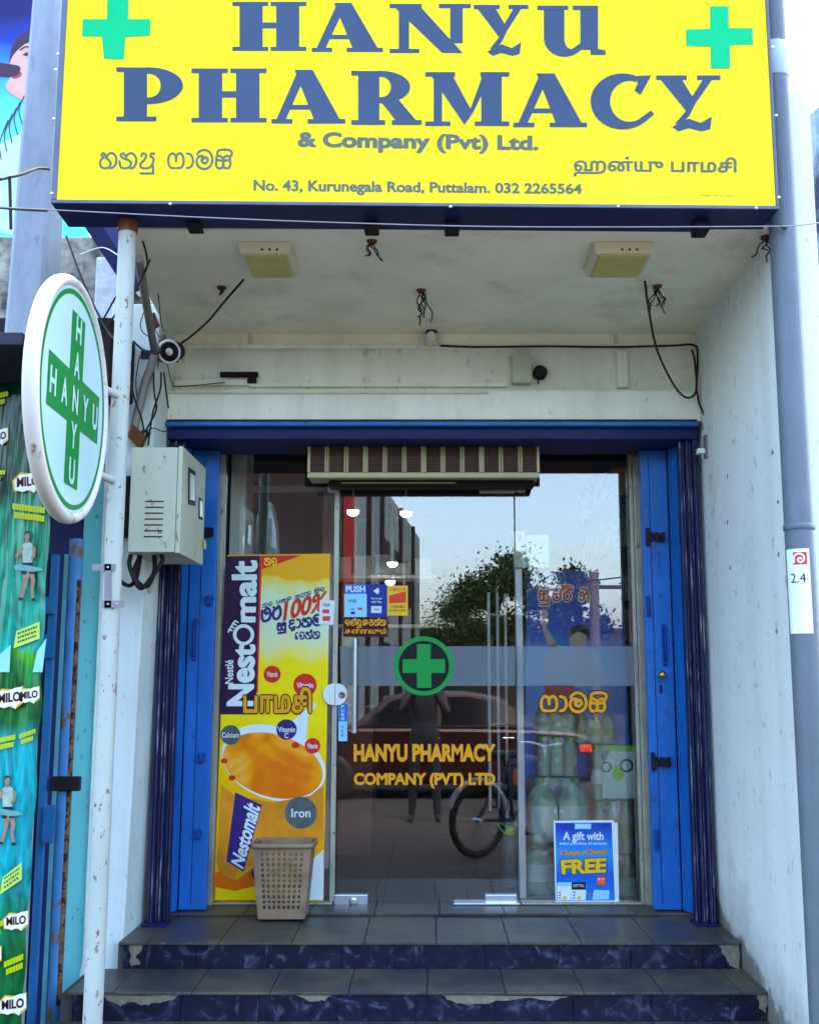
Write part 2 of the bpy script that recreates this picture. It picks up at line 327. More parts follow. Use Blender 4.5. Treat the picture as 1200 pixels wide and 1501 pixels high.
m_pole = mat('white_pole_paint', (0.40, 0.45, 0.40), 0.45, chip=.9, ccol=(.16,.07,.025), cscale=42, streak=.3, scol=(.22,.18,.12), var=0.12, scale=5, dirt=0.95, dcol=(0.20, 0.085, 0.03), dscale=20, dlo=0.595, dhi=0.64, stretch=(1, 1, 0.6), bump=0.1, bscale=30)
m_green = mat('sign_green', (0.002, 0.20, 0.03), 0.4, var=0.05)
m_black = mat('black_plastic', (0.012, 0.011, 0.012), 0.5)
m_cable = mat('black_cable', (0.018, 0.012, 0.012), 0.55)
m_rust = mat('rust', (0.14, 0.05, 0.02), 0.9, var=0.4, scale=40, bump=0.3)
m_tread = mat('grey_tread_tile', (0.042, 0.044, 0.048), 0.38, var=0.35, scale=9, bump=0.06, chip=.5, ccol=(.16,.15,.13), cscale=30, dirt=0.85, dcol=(0.105, 0.092, 0.06), dscale=3.2, dlo=0.42, dhi=0.66)
m_grout = mat('grout', (0.07, 0.065, 0.06), 0.9, bump=0.2)
m_cream = mat('cream_enamel', (0.50, 0.54, 0.40), 0.45, chip=.7, ccol=(.14,.07,.03), cscale=34, streak=.25, var=0.06, scale=5, dirt=0.3, dcol=(0.3, 0.22, 0.1), dscale=9, dlo=0.62, dhi=0.8)
m_pvc = mat('grey_pvc', (0.12, 0.15, 0.175), 0.4, streak=.4, scol=(.08,.09,.08), var=0.12, scale=6, dirt=0.5, dcol=(0.62, 0.66, 0.68), dscale=5, dlo=0.66, dhi=0.72)
m_conc = mat('weathered_concrete', (0.28, 0.32, 0.37), 0.9, var=0.22, scale=9, bump=0.4, bscale=70, dirt=0.6, dcol=(0.11, 0.11, 0.13), dscale=14, dlo=0.58, dhi=0.72, stretch=(1, 1, 0.35))
m_stain = mat('stained_concrete', (0.45, 0.44, 0.36), 0.9, var=0.3, scale=5, bump=0.3, dirt=0.92, dcol=(0.035, 0.03, 0.025), dscale=5, dlo=0.42, dhi=0.60, streak=.6, scol=(.05,.045,.035))
m_cyan = mat('aqua_wall_paint', (0.13, 0.48, 0.48), 0.7, chip=.6, streak=.5, scol=(.06,.2,.2), var=0.1, scale=4, bump=0.1, dirt=0.4, dcol=(0.1, 0.2, 0.2), dscale=5, dlo=0.55, dhi=0.8, stretch=(1, 1, 0.3))
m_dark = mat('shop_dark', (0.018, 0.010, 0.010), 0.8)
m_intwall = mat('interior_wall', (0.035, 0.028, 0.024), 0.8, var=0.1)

def navy_tile():
    m = mat('navy_marble_tile', (0.012, 0.016, 0.05), 0.34, spec=0.3); n = m.node_tree.nodes; l = m.node_tree.links; b = n['Principled BSDF']
    tc = n.new('ShaderNodeTexCoord'); nz = n.new('ShaderNodeTexNoise'); nz.inputs['Scale'].default_value = 11; nz.inputs['Detail'].default_value = 9; nz.inputs['Distortion'].default_value = 1.6; nz.inputs['Roughness'].default_value = 0.6
    l.new(tc.outputs['Object'], nz.inputs['Vector'])
    r = n.new('ShaderNodeValToRGB'); e = r.color_ramp.elements; e[0].position = 0.36; e[0].color = (0.003, 0.004, 0.014, 1); e[1].position = 0.72; e[1].color = (0.075, 0.085, 0.135, 1)
    x = e.new(0.55); x.color = (0.007, 0.009, 0.026, 1); l.new(nz.outputs[0], r.inputs[0]); l.new(r.outputs[0], b.inputs['Base Color']); return m
m_tile = navy_tile()

# ================================================================== THE SETTING
m_road = mat('asphalt', (0.042, 0.038, 0.035), 0.9, var=0.3, scale=60, bump=0.4, bscale=200)
m_pave = mat('pavement_concrete', (0.06, 0.048, 0.04), 0.9, var=0.2, scale=8, bump=0.2)
struct(MB().face([(-300, -300, 0), (300, -300, 0), (300, 60, 0), (-300, 60, 0)]).build('ground', m_road))
struct(MB().box(-40, 40, -0.9, 4.15, 0.004, 0.12).build('pavement', m_pave))

# --- the pharmacy building
bld = thing('pharmacy_building', 'white plastered shop building with recessed entrance under the yellow signboard', 'building', (0, 5.5, 0))
def grimy():
    m = mat('painted_plaster_grimy_foot', (0.70, 0.77, 0.73), 0.75, chip=.5, ccol=(.25,.24,.2), cscale=22, streak=.20, var=0.05, scale=3, bump=0.12, bscale=45, dirt=0.3, dcol=(0.30, 0.27, 0.2), dscale=2.3, dlo=0.6, dhi=0.85)
    n = m.node_tree.nodes; l = m.node_tree.links; b = n['Principled BSDF']; src = b.inputs['Base Color'].links[0].from_socket
    tc = n.new('ShaderNodeTexCoord'); sp_ = n.new('ShaderNodeSeparateXYZ'); l.new(tc.outputs['Object'], sp_.inputs[0])
    nz = n.new('ShaderNodeTexNoise'); nz.inputs['Scale'].default_value = 3.2; nz.inputs['Detail'].default_value = 9; nz.inputs['Roughness'].default_value = .7; l.new(tc.outputs['Object'], nz.inputs['Vector'])
    # the splash line climbs with the steps: higher towards the back
    k = n.new('ShaderNodeMath'); k.operation = 'MULTIPLY_ADD'; l.new(sp_.outputs[1], k.inputs[0]); k.inputs[1].default_value = .30; k.inputs[2].default_value = -.76
    d = n.new('ShaderNodeMath'); d.operation = 'SUBTRACT'; l.new(k.outputs[0], d.inputs[0]); l.new(sp_.outputs[2], d.inputs[1])
    e = n.new('ShaderNodeMath'); e.operation = 'MULTIPLY_ADD'; l.new(d.outputs[0], e.inputs[0]); e.inputs[1].default_value = 1.5; l.new(nz.outputs[0], e.inputs[2])
    for lo, hi, c, amt in ((.50, 1.15, (.17, .14, .09), .8), (.86, .94, (.03, .025, .02), .6)):
        r = n.new('ShaderNodeMapRange'); r.inputs[1].default_value = lo; r.inputs[2].default_value = hi; r.inputs[4].default_value = amt; r.clamp = True; l.new(e.outputs[0], r.inputs[0])
        mx = n.new('ShaderNodeMixRGB'); l.new(r.outputs[0], mx.inputs[0]); l.new(src, mx.inputs[1]); mx.inputs[2].default_value = c + (1,); src = mx.outputs[0]
    l.new(src, b.inputs['Base Color']); return m
MB().box(XR, XR + .17, 4.05, 5.62, 0.0, ZC + .6).build('side_wall', grimy(), bld, bevel=0.008)
PLX = at(139, 1000, 5.0).x
XLT = -1.268
MB().hexa([(PLX, 5.0, 0), (XL, 5.0, 0), (XL, 5.62, 0), (PLX, 5.62, 0), (PLX, 5.0, ZC + .05), (XLT, 5.0, ZC + .05), (XLT, 5.62, ZC + .05), (PLX, 5.62, ZC + .05)]).build('pilaster', m_wall, bld, bevel=0.008)
MB().prism([(-1.20, 4.02, ZC), (XR, 4.02, ZC), (XR, 5.345, ZC), (-1.31, 5.345, ZC)], [(-1.20, 4.02, ZC + .25), (XR, 4.02, ZC + .25), (XR, 5.345, ZC + .25), (-1.31, 5.345, ZC + .25)]).build('soffit', m_ceil, bld)
zb0, zb1 = at(600, 617, 5.25).z, at(600, 571, 5.25).z
MB().box(XL, XR, 5.25, 5.60, zb0, zb1).build('lintel_beam', m_lintel, bld, bevel=0.006)
MB().box(XL, XR, 5.33, 5.60, zb1, ZC + .25).build('upper_wall', m_lintel, bld)
za, zb = at(600, 507, 5.29).z, at(600, 488, 5.29).z
MB().box(XL, XR, 5.295, 5.33, za, ZC).build('cornice', m_ceil, bld, bevel=0.004)
MB().box(at(247, 500, 5.28).x, at(1014, 500, 5.28).x, 5.278, 5.295, za - .012, za + .008).build('cornice_lip', m_lintel, bld, bevel=0.003)
# upper storey behind the signboard, unseen; made taller to lengthen its street shadow
MB().box(-1.5, XR + .17, 5.36, 5.60, ZC + .25, 9.6).build('upper_storey_wall', m_wall, bld)
# interior shell
MB().box(-1.55, 1.55, 5.62, 11.0, ZL - .3, ZL - .004).build('interior_slab', m_grout, bld)
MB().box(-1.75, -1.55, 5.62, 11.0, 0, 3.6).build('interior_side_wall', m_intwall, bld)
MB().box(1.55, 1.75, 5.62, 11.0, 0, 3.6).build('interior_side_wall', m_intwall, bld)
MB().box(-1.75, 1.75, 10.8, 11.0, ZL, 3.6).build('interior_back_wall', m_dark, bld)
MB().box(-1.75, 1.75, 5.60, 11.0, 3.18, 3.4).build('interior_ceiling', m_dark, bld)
MB().box(-1.75, XL - .002, 5.622, 5.75, 0, 3.18).build('return_wall', m_wall, bld)
MB().box(XR + .002, 1.75, 5.622, 5.75, 0, 3.18).build('return_wall', m_wall, bld)
m_ftile = mat('interior_floor_tile', (0.085, 0.08, 0.06), 0.3, var=0.1, scale=3)
for i in range(7):
    for j in range(5):
        x0, y0 = -1.545 + i * .442, 5.79 + j * .5
        MB().box(x0, x0 + .436, y0, y0 + .494, ZL - .004, ZL + .004).build('floor_tile', m_ftile, bld)

# --- entrance steps: every tile its own piece
stp = thing('entrance_steps', 'tiled entrance steps with navy marble risers and worn grey treads', 'steps', (0, 4.8, 0))
Y1, Y2 = 4.94, 4.594
XA, XB = -1.37, XR - .004
core = MB(); core.box(XL + .002, XR - .002, Y1 + .012, 5.785, 0, ZL - .014); core.box(XA - .09, XR - .002, Y2 + .012, Y1 + .012, 0, ZT2 - .014); core.box(XA - .12, XR - .002, 4.17, Y2 + .012, 0, ZT3 - .014)
core.build('core', m_grout, stp)
TW = .312; X0 = -1.335 + .0
def tiles_h(x0, x1, y0, y1, zt, m, off, name='tread_tile', nose=.012):
    k = math.floor((x0 - off) / TW); x = off + k * TW
    while x < x1 - .005:
        a, b = max(x, x0), min(x + TW, x1)
        if b - a > .01: MB().box(a + .0015, b - .0015, y0 - nose, y1, zt - .012, zt + random.uniform(-.0008, .0008)).build(name, m, stp, bevel=0.0025)
        x += TW
def tiles_v(x0, x1, y, z0, z1, m, off):
    k = math.floor((x0 - off) / TW); x = off + k * TW
    while x < x1 - .005:
        a, b = max(x, x0), min(x + TW, x1)
        if b - a > .01: MB().box(a + .0015, b - .0015, y + random.uniform(-.001, .001), y + .012, z0, z1).build('riser_tile', m, stp, bevel=0.002)
        x += TW
o1 = at(287, 1400, Y1).x
tiles_v(XL + .02, XR - .012, Y1, ZT2 + .001, ZL - .013, m_tile, o1)
tiles_h(XL + .006, XR - .004, Y1, 5.46, ZL, m_tread, o1 + .1)
tiles_h(-1.27, XR - .004, 5.47, 5.785, ZL + .012, m_tread, o1 + .12, 'threshold_tile', .006)
o2 = at(265, 1475, Y2).x
tiles_v(XA - .04, XR - .012, Y2, ZT3 + .001, ZT2 - .013, m_tile, o2)
tiles_h(XA - .06, XR - .004, Y2, Y1 - .001, ZT2, m_tread, o1 + .06)
tiles_h(XA - .12, XR - .004, 4.19, Y2 - .001, ZT3, m_tread, o2)
tiles_v(XA - .10, XR - .012, 4.178, .12, ZT3 - .013, m_tile, o2)
m_plast = mat('bare_plaster', (0.19, 0.175, 0.125), 0.95, var=0.3, scale=30, bump=0.6, bscale=60)
pl2, pl1 = YP(Y2 - .0015), YP(Y1 - .0015)
def patch(pl, pts):                               # broken tile edge: bare mortar showing, a few mm thick
    q = []
    for i, p in enumerate(pts):
        a, b = Vector(p), Vector(pts[(i + 1) % len(pts)])
        for k in range(4): c = a.lerp(b, k / 4); q.append((c.x + random.uniform(-2.2, 2.2), c.y + random.uniform(-1.6, 1.6)))
    MB().prism([pl(u, v, .004) for u, v in q], [pl(u, v, -.004) for u, v in q]).build('mortar_patch', m_plast, stp)
patch(pl2, [(152, 1458), (262, 1459), (255, 1466), (225, 1470), (210, 1474), (190, 1467), (176, 1474), (160, 1468)])
patch(pl2, [(430, 1458), (486, 1458), (478, 1466), (456, 1468)])
patch(pl2, [(645, 1458), (838, 1459), (818, 1466), (780, 1463), (735, 1466), (700, 1472), (668, 1470)])
patch(pl2, [(1108, 1457), (1122, 1457), (1123, 1486), (1112, 1478)])
patch(pl1, [(1052, 1382), (1082, 1382), (1083, 1420), (1068, 1414), (1060, 1400)])
patch(pl1, [(190, 1384), (204, 1378), (208, 1392), (200, 1402), (206, 1412), (192, 1418)])

# --- blue steel header over the opening
hd = thing('door_header', 'blue painted steel header across the top of the shop opening', 'header', (0, 5.2, zb0))
zh0 = at(600, 640, 5.22).z
MB().box(-1.276, XR - .03, 5.20, 5.245, zb0 - .034, zb0 - .012).build('lip', m_blue, hd, bevel=0.004)
MB().box(-1.276, XR - .03, 5.245, 5.62, zb0 - .09, zb0 - .001).build('channel', m_navyflat, hd, bevel=0.004)
patchm = mat('flaking_edge', (0.05, 0.03, 0.03), 0.9, var=0.6, scale=60, bump=0.5)
MB().box(-1.276, XR - .03, 5.225, 5.25, zb0 - .012, zb0 + .004).build('flaking_strip', patchm, hd)

# --- folded collapsible grilles and blue folding leaves at both sides
def side_set(side):
    sgn = 1 if side == 'r' else -1
    word = 'right' if sgn > 0 else 'left'
    nb = 'smooth right side wall' if sgn > 0 else 'cream meter box'
    X = (lambda u, Y: at(u, 1000, Y).x)
    g = thing('folding_grille', 'dark navy collapsible steel grille folded beside the ' + nb, 'grille', (sgn * 1.28, 5.25, ZL), 'folded grilles at the opening')
    x0, x1 = (X(1009, 5.28), X(1036, 5.24)) if sgn > 0 else (X(256, 5.28), X(228, 5.24))
    ztop = zb0 - .092
    for i in range(6):
        t = i / 5; x = x0 + (x1 - x0) * t; y = 5.30 - .05 * t + (.022 if i % 2 else 0)
        mb = MB(); mb.box(x - .0075, x + .0075, y - .004, y + .028, ZL + .012, ztop); br_ = mb.build('bar', m_navy, g, bevel=0.0015, bseg=1)
        MB().box(x - .0030, x + .0030, y - .010, y - .0042, ZL + .014, ztop - .002).build('shiny_edge', mat('shiny_navy_steel', (0.05, 0.055, 0.12), 0.35, metal=0.3, var=0.5, scale=25, dirt=0.9, dcol=(0.30, 0.29, 0.33), dscale=18, dlo=0.52, dhi=0.62, stretch=(1, 1, .2)), br_)  # lighter strip paints in the shine along the bar's front edge
    for k in range(5):
        z = ZL + .25 + k * .42
        for i in range(5):
            t = (i + .5) / 5; x = x0 + (x1 - x0) * t; y = 5.318 - .05 * t
            MB().obox((x, y, z), (.004, 0, 0), (0, .003, 0), (0, 0, .11)).build('lattice_strip', m_navy, g)
    MB().box(min(x0, x1) - .02, max(x0, x1) + .012, 5.22, 5.34, ZL + .0015, ZL + .012).build('bottom_track', m_navyflat, g)
    d = thing('folding_door', 'bright blue steel folding door leaf with iron bolts, ' + ('round brass knob' if sgn > 0 else 'behind the meter box'), 'door', (sgn * 1.15, 5.5, ZL), 'blue folding doors')
    xa, xb, xc = (X(948, 5.50), X(988, 5.50), X(1009, 5.37)) if sgn > 0 else (X(312, 5.50), X(272, 5.50), X(256, 5.37))
    def slab(p, q, th, name, m):
        p, q = Vector((p[0], p[1], 0)), Vector((q[0], q[1], 0)); dd = (q - p).normalized(); nn = Vector((dd.y, -dd.x, 0)); nn = nn if nn.y < 0 else -nn
        c = (p + q) / 2 - nn * th / 2 + Vector((0, 0, (ZL + .02 + ztop) / 2))
        return MB().obox(c, dd * (q - p).length / 2, nn * th / 2, (0, 0, (ztop - ZL - .02) / 2)).build(name, m, d, bevel=0.004)
    leaf = slab((xa, 5.50), (xb - sgn * .001, 5.50), .035, 'leaf', m_blue)
    slab((xb + sgn * .002, 5.497), (xc, 5.372), .03, 'edge_leaf', m_blue)
    pl = YP(5.50)
    seam = 960 if sgn > 0 else 290
    xs = X(seam, 5.5)
    MB().box(xs - .0015, xs + .0015, 5.4975, 5.501, ZL + .05, ztop - .02).build('seam', m_navyflat, leaf)
    m_iron = mat('iron_fitting', (0.02, 0.012, 0.02), 0.5, metal=0.4)
    def bolt(u, v, wd, fancy):
        c = pl(u, v); s_ = MB()
        s_.box(c.x - wd / 2, c.x + wd / 2, 5.476, 5.499, c.z - .010, c.z + .010)
        for dx in (-.4, 0, .4): s_.box(c.x + dx * wd - .009, c.x + dx * wd + .009, 5.470, 5.499, c.z - .022, c.z + .022)
        if fancy: s_.box(c.x - sgn * wd * .62 - .008, c.x - sgn * wd * .62 + .008, 5.474, 5.499, c.z - .045, c.z + .045)
        s_.tube([(c.x + sgn * wd * .2, 5.472, c.z), (c.x + sgn * wd * .2, 5.455, c.z - .012), (c.x + sgn * wd * .2, 5.452, c.z - .03)], .005, 6)
        s_.build('bolt', m_iron, d, bevel=0.002, bseg=1)
    def handle(u, v0, v1):
        a, b = pl(u, v0), pl(u, v1)
        MB().box(a.x - .011, a.x + .011, 5.486, 5.4995, b.z, a.z).build('recess_plate', m_bluedk, d, bevel=0.002)
        MB().tube([(a.x, 5.492, a.z - .02), (a.x, 5.463, a.z - .03), (a.x, 5.463, b.z + .03), (a.x, 5.492, b.z + .02)], .006, 6).build('handle', m_bluedk, d)
    if sgn > 0:
        bolt(962, 787, .075, True); bolt(970, 1116, .075, True)
        handle(972, 915, 975)
        k = pl(968, 989); MB().lathe((k.x, 5.50, k.z), [(.016, 0), (.016, .006), (.007, .01), (.007, .03), (.015, .036), (.02, .05), (.016, .062), (.004, .066)], 16, (0, -1, 0)).build('knob', mat('brass', (0.62, 0.42, 0.12), 0.3, metal=0.9), d)
        k = pl(968, 1010); MB().box(k.x - .005, k.x + .005, 5.492, 5.4995, k.z - .02, k.z + .02).build('keyhole', m_black, d)
        for v in (888, 1230): k = pl(943 if v < 1000 else 955, v); MB().lathe((k.x + .02, 5.485, k.z), [(.01, -.05), (.01, .05)], 8).build('hinge', m_bluedk, d)
    else:
        bolt(305, 780, .05, False)
        handle(287, 905, 968)
        for v in (880, 1110, 1222):
            k = pl(302 - (v - 1000) * .05, v); MB().box(k.x - .014, k.x + .014, 5.47, 5.4995, k.z - .022, k.z + .022).tube([(k.x - .014, 5.478, k.z + .012), (k.x + .02, 5.478, k.z + .012)], .006, 6).build('hinge', m_bluedk, d, bevel=0.003)
side_set('r'); side_set('l')

# ================================================================== SHOPFRONT: frame, glass, door
fr = thing('shopfront_frame', 'dirty pale aluminium frame around the glass shopfront', 'frame', (0, YG, ZL))
X7 = lambda u, v=1000, Y=YG: at(u, v, Y).x
Z7 = lambda v, Y=YG, u=600: at(u, v, Y).z
fx0, fx1, fx2, fx3 = X7(312), X7(323), X7(929), X7(948)
ft0, ft1 = Z7(656), Z7(630)
zs0, zs1 = ZL + .013, Z7(1321)
MB().box(fx0, fx1, YG - .05, YG + .03, ZL + .012, ft1).build('jamb', m_alu, fr, bevel=0.003)
MB().box(fx2 + .018, fx3, YG - .05, YG + .03, ZL + .012, ft1).build('jamb', m_alu, fr, bevel=0.003)
MB().box(fx2, fx2 + .0165, YG - .03, YG + .03, ZL + .012, ft1).build('jamb_bead', m_alu, fr, bevel=0.003)
MB().box(fx1 + .001, fx2 - .001, YG - .045, YG + .03, ft0, ft1).build('top_rail', m_alu, fr, bevel=0.003)
MB().box(fx1 + .001, X7(488, 1320), YG - .04, YG + .03, zs0, zs1).build('bottom_rail', m_alu, fr, bevel=0.003)
MB().box(X7(763, 1320), fx2 - .001, YG - .04, YG + .03, zs0, zs1).build('bottom_rail', m_alu, fr, bevel=0.003)
MB().box(X7(487), X7(494.5), YG - .012, YG + .012, zs1, Z7(712)).build('mullion', m_alu, fr, bevel=0.002)
MB().box(X7(448, 690), X7(790, 690), YG - .02, YG + .03, Z7(712), ft0 - .002).build('transom_panel', m_dark, fr)
m_glass = clear_mat('tinted_glass', (0.98, 0.99, 0.985), 1.82)
gdo = thing('glass_door', 'frameless glass door with green cross emblem and orange shop name lettering', 'door', (X7(625), YG, ZL))
GP = YP(YG - .0055)
dx0, dx1 = X7(496.5), X7(756)
MB().box(dx0, dx1, YG - .005, YG + .005, Z7(1326), Z7(716)).build('glass_pane', m_glass, gdo)
gl = thing('glass_panel', 'fixed glass panel left of the door, tall drink poster behind it', 'glass panel', (X7(400), YG, ZL))
MB().box(fx1 + .002, X7(486.5), YG - .005, YG + .005, zs1 + .001, ft0 - .001).build('pane', m_glass, gl)
gr = thing('glass_panel', 'fixed glass panel right of the door, water bottles stacked behind it', 'glass panel', (X7(840), YG, ZL))
MB().box(X7(758), fx2 - .002, YG - .005, YG + .005, zs1 + .001, ft0 - .001).build('pane', m_glass, gr)
# frosted film band
m_film = clear_mat('frosted_film', (0.72, 0.80, 0.82), 1.3, haze=0.42, hcol=(0.34, 0.42, 0.46), rough=0.3)
pprint_('frosted_band', GP, [(500, 1005), (755, 1005), (755, 947), (498, 947)], .0006, m_film, gdo)
pprint_('frosted_band', GP, [(759, 1005), (929, 1005), (928, 947), (759, 947)], .0006, m_film, gr)
# door fittings
def fit(u0, v0, u1, v1, name='patch_fitting', m=None, y=.022, par=None):
    a, b = at(u0, v1, YG - .01), at(u1, v0, YG - .01)
    return MB().box(a.x, b.x, YG - y, YG + y, a.z, b.z).build(name, m or m_steel, par or gdo, bevel=0.003)
o = fit(489.5, 1311, 539, 1328); k = at(518, 1320, YG); MB().lathe((k.x, YG - .022, k.z), [(.022, 0), (.022, .004), (.017, .006), (.008, .007)], 20, (0, -1, 0)).build('floor_lock', m_steel, o)
fit(711, 1311, 757, 1328); fit(703, 709, 755, 722); fit(481, 711, 496, 721, par=fr); fit(757.5, 711, 770, 721, par=fr)
a, b = at(665, 1334, YG - .03), at(762, 1330, YG - .03); MB().box(a.x, b.x, YG - .05, YG + .02, ZL + .0135, ZL + .022).build('floor_plate', m_steel, fr, bevel=0.002)
a, b = at(521.5, 938, YG), at(522.5, 1072, YG)
h_ = MB().tube([(a.x, YG - .055, a.z + .005), (a.x, YG - .055, b.z - .005)], .013, 12); h_.build('pull_handle', m_steel, gdo)
for z in (a.z - .03, b.z + .03): MB().tube([(a.x, YG - .055, z), (a.x, YG + .02, z)], .008, 8).build('handle_standoff', m_steel, gdo)
a = at(491.5, 1017.5, YG)
def half(sg, name, par):
    pts = [(a.x + sg * .001, a.z - .055)] + [(a.x + sg * (.012 + .05 * math.cos(R(t))), a.z + .055 * math.sin(R(t))) for t in range(-90, 91, 15)] + [(a.x + sg * .001, a.z + .055)]
    if sg < 0: pts = pts[::-1]
    return MB().prism([(x, YG - .028, z) for x, z in pts], [(x, YG + .028, z) for x, z in pts]).build(name, m_white, par, bevel=0.003)
half(-1, 'strike_box', gl); o = half(1, 'lock_case', gdo)
MB().lathe((a.x + .036, YG - .028, a.z - .003), [(.017, 0), (.017, .004), (.011, .006), (.011, .003), (.003, .003)], 16, (0, -1, 0)).build('lock_cylinder', mat('lock_metal', (0.25, 0.22, 0.2), 0.3, metal=0.8), o)

# --- vinyl on the glass
m_or = mat('vinyl_orange', (0.82, 0.36, 0.008), 0.4, var=0.04); m_red = mat('vinyl_dark_red', (0.05, 0.004, 0.004), 0.5, var=0.04)
m_blk = mat('vinyl_black', (0.006, 0.004, 0.005), 0.5); m_emg = mat('vinyl_green', (0.006, 0.30, 0.05), 0.4, var=0.03)
pprint_('emblem_disc', GP, circ(621, 976, 42), .0012, m_blk, gdo)
ring(MB(), GP, 621, 976, 37, 43.5, .002).build('emblem_ring', m_emg, gdo)
pprint_('emblem_cross', GP, [(611, 1008), (632, 1008), (632, 986), (652, 986), (652, 966), (631, 966), (631, 944), (611, 944), (611, 966), (590, 966), (590, 986), (611, 986)], .0024, m_emg, gdo)
text('lettering', GP, 'HANYU PHARMACY', rect(519, 1091, 725, 1115.5), .0022, m_or, gdo, .02, .03, outline=.055, om=m_red)
text('lettering', GP, 'COMPANY (PVT) LTD', rect(519, 1133, 725, 1155), .0022, m_or, gdo, .02, .026, outline=.05, om=m_red)
text('lettering', GP, 'பாமசி', rect(358, 1008, 456, 1044), .0105, m_or, gl, .0, .032, outline=.075, om=m_red)
sinhala('lettering', GP, [['fa', 'aa', 'ma', 'sa', 'i']], (793, 1015, 888, 1043), .003, m_or, gr, .20, outline=1.65, om=m_red)
# stickers
m_lb = mat('sticker_light_blue', (0.28, 0.68, 0.85), 0.4, var=0.03); m_mb = mat('sticker_mid_blue', (0.01, 0.18, 0.62), 0.4, var=0.03); m_db = mat('sticker_navy', (0.012, 0.03, 0.30), 0.4, var=0.05)
m_ye = mat('sticker_yellow', (0.85, 0.52, 0.02), 0.4, var=0.05); m_rd = mat('sticker_red', (0.75, 0.06, 0.015), 0.4, var=0.05); m_wh = mat('sticker_white', (0.70, 0.80, 0.78), 0.4, var=0.03); m_ink = mat('sticker_ink', (0.02, 0.05, 0.12), 0.5)
s = pprint_('push_sticker', GP, rect(504.5, 870, 537.5, 904), .0010, m_lb, gdo)
pprint_('sticker_header', GP, rect(505.5, 856, 537, 870), .0012, m_mb, s)
text('lettering', GP, 'PUSH', rect(507, 858.5, 535, 867.5), .0018, m_wh, s, .02, .012)
text('lettering', GP, 'HNB', rect(510, 878, 522, 883), .0016, m_ink, s, .01); text('lettering', GP, 'VISA', rect(513, 891, 520, 894), .0016, m_ink, s, .01)
poly(poly(MB(), GP, circ(526, 892, 2.2, n=12), .0014), GP, circ(529, 892, 2.2, n=12), .0016).build('card_logo', m_rd, s); pprint_('card_logo', GP, rect(514, 896, 520, 900), .0015, m_db, s)
s = pprint_('payment_sticker', GP, rect(538, 856, 567, 904), .0010, m_db, gdo)
pprint_('contactless_mark', GP, [(547, 866), (554, 861), (556, 866), (554, 871)], .0016, m_wh, s)
text('lettering', GP, 'Tap to pay', rect(543, 875, 560, 879), .0016, m_wh, s, .01); text('lettering', GP, 'with Visa', rect(544, 880, 559, 883.5), .0016, m_wh, s, .01)
pprint_('white_plate', GP, rect(544, 888, 559, 898), .0014, m_wh, s); text('lettering', GP, 'VISA', rect(547, 891, 556, 895), .0019, m_mb, s, .02)
s = pprint_('offer_sticker', GP, rect(567.5, 858, 597.5, 902), .0013, m_ye, gdo)
pprint_('red_block', GP, [(570, 884), (595, 883), (595, 866), (570, 873)], .0018, m_rd, s); text('lettering', GP, 'SAMPATH', rect(571, 861, 594, 866), .0018, m_rd, s, .01); text('lettering', GP, 'IT REWARDS', rect(573, 887, 593, 891), .0018, m_red, s, .01); text('lettering', GP, 'ALL BANK CARDS', rect(570, 893, 595, 896), .0018, m_red, s, .01)
s = pprint_('bilingual_sticker', GP, rect(503, 904.5, 568.5, 933), .0008, m_red, gdo)
sinhala('lettering', GP, [['ta', 'la', 'al', 'la', 'u', 'ka', 'ra', 'na', 'al', 'na']], (506, 906, 565, 919), .0016, m_or, s, .22)
text('lettering', GP, 'தள்ளவும்', rect(506, 920, 566, 931.5), .0016, m_or, s, .0, .02)
s = pprint_('card_sticker', GP, [(467, 915), (489, 915.5), (490.5, 880), (469, 879)], .0100, m_wh, gl)
text('lettering', GP, 'VISA', rect(473, 884, 484, 889), .0106, m_ink, s, .02); poly(poly(MB(), GP, circ(475.5, 896, 3.2, n=14), .0104), GP, circ(480, 896, 3.2, n=14), .0106).build('card_logo', m_rd, s); pprint_('card_logo', GP, rect(473, 903, 484, 910), .0105, m_rd, s)
s = pprint_('push_strip', GP, rect(496, 1031, 509, 1086), .0010, m_lb, gdo); pprint_('strip_top', GP, rect(496.5, 1031, 509, 1057), .0014, m_mb, s)
for i, ch in enumerate('PUSH'): text('lettering', GP, ch, rect(500, 1033 + i * 6, 504.5, 1037.5 + i * 6), .0018, m_wh, s, .02)
for i in range(3): text('lettering', GP, 'HNB'[i], rect(500, 1063 + i * 6, 503, 1067 + i * 6), .0018, m_ink, s, .01)

# --- air curtain over the door
ac = thing('air_curtain', 'beige air curtain unit with slatted front grille over the glass door', 'air curtain', (X7(620), 5.5, Z7(700)))
AY = 5.42
ax0, ax1, az0, az1 = at(450, 700, AY).x, at(791, 700, AY).x, at(600, 698, AY).z, at(600, 641, AY).z
m_acb = mat('beige_plastic', (0.48, 0.42, 0.22), 0.5, var=0.1); m_slat = mat('brown_slat', (0.13, 0.075, 0.06), 0.5, var=0.15)
MB().box(ax0, ax1, AY + .035, YG - .055, az0 + .005, az1).build('casing', m_acb, ac, bevel=0.006)
MB().box(ax0, ax1, AY, AY + .034, az0 - .006, az0 + .022).build('bottom_bar', m_acb, ac, bevel=0.006)
for x in (ax0, ax1 - .014): MB().box(x, x + .014, AY, AY + .034, az0 + .0225, az1).build('end_bar', m_acb, ac, bevel=0.003)
bw = (ax1 - ax0) / 12
for i in range(1, 12):
    x = ax0 + i * bw
    for dx in ((-.006, .006) if i % 3 else (-.009, .0, .009)): MB().box(x + dx - .0032, x + dx + .0032, AY - .003, AY + .034, az0 + .0225, az1).build('divider', m_acb, ac)
ns = 15
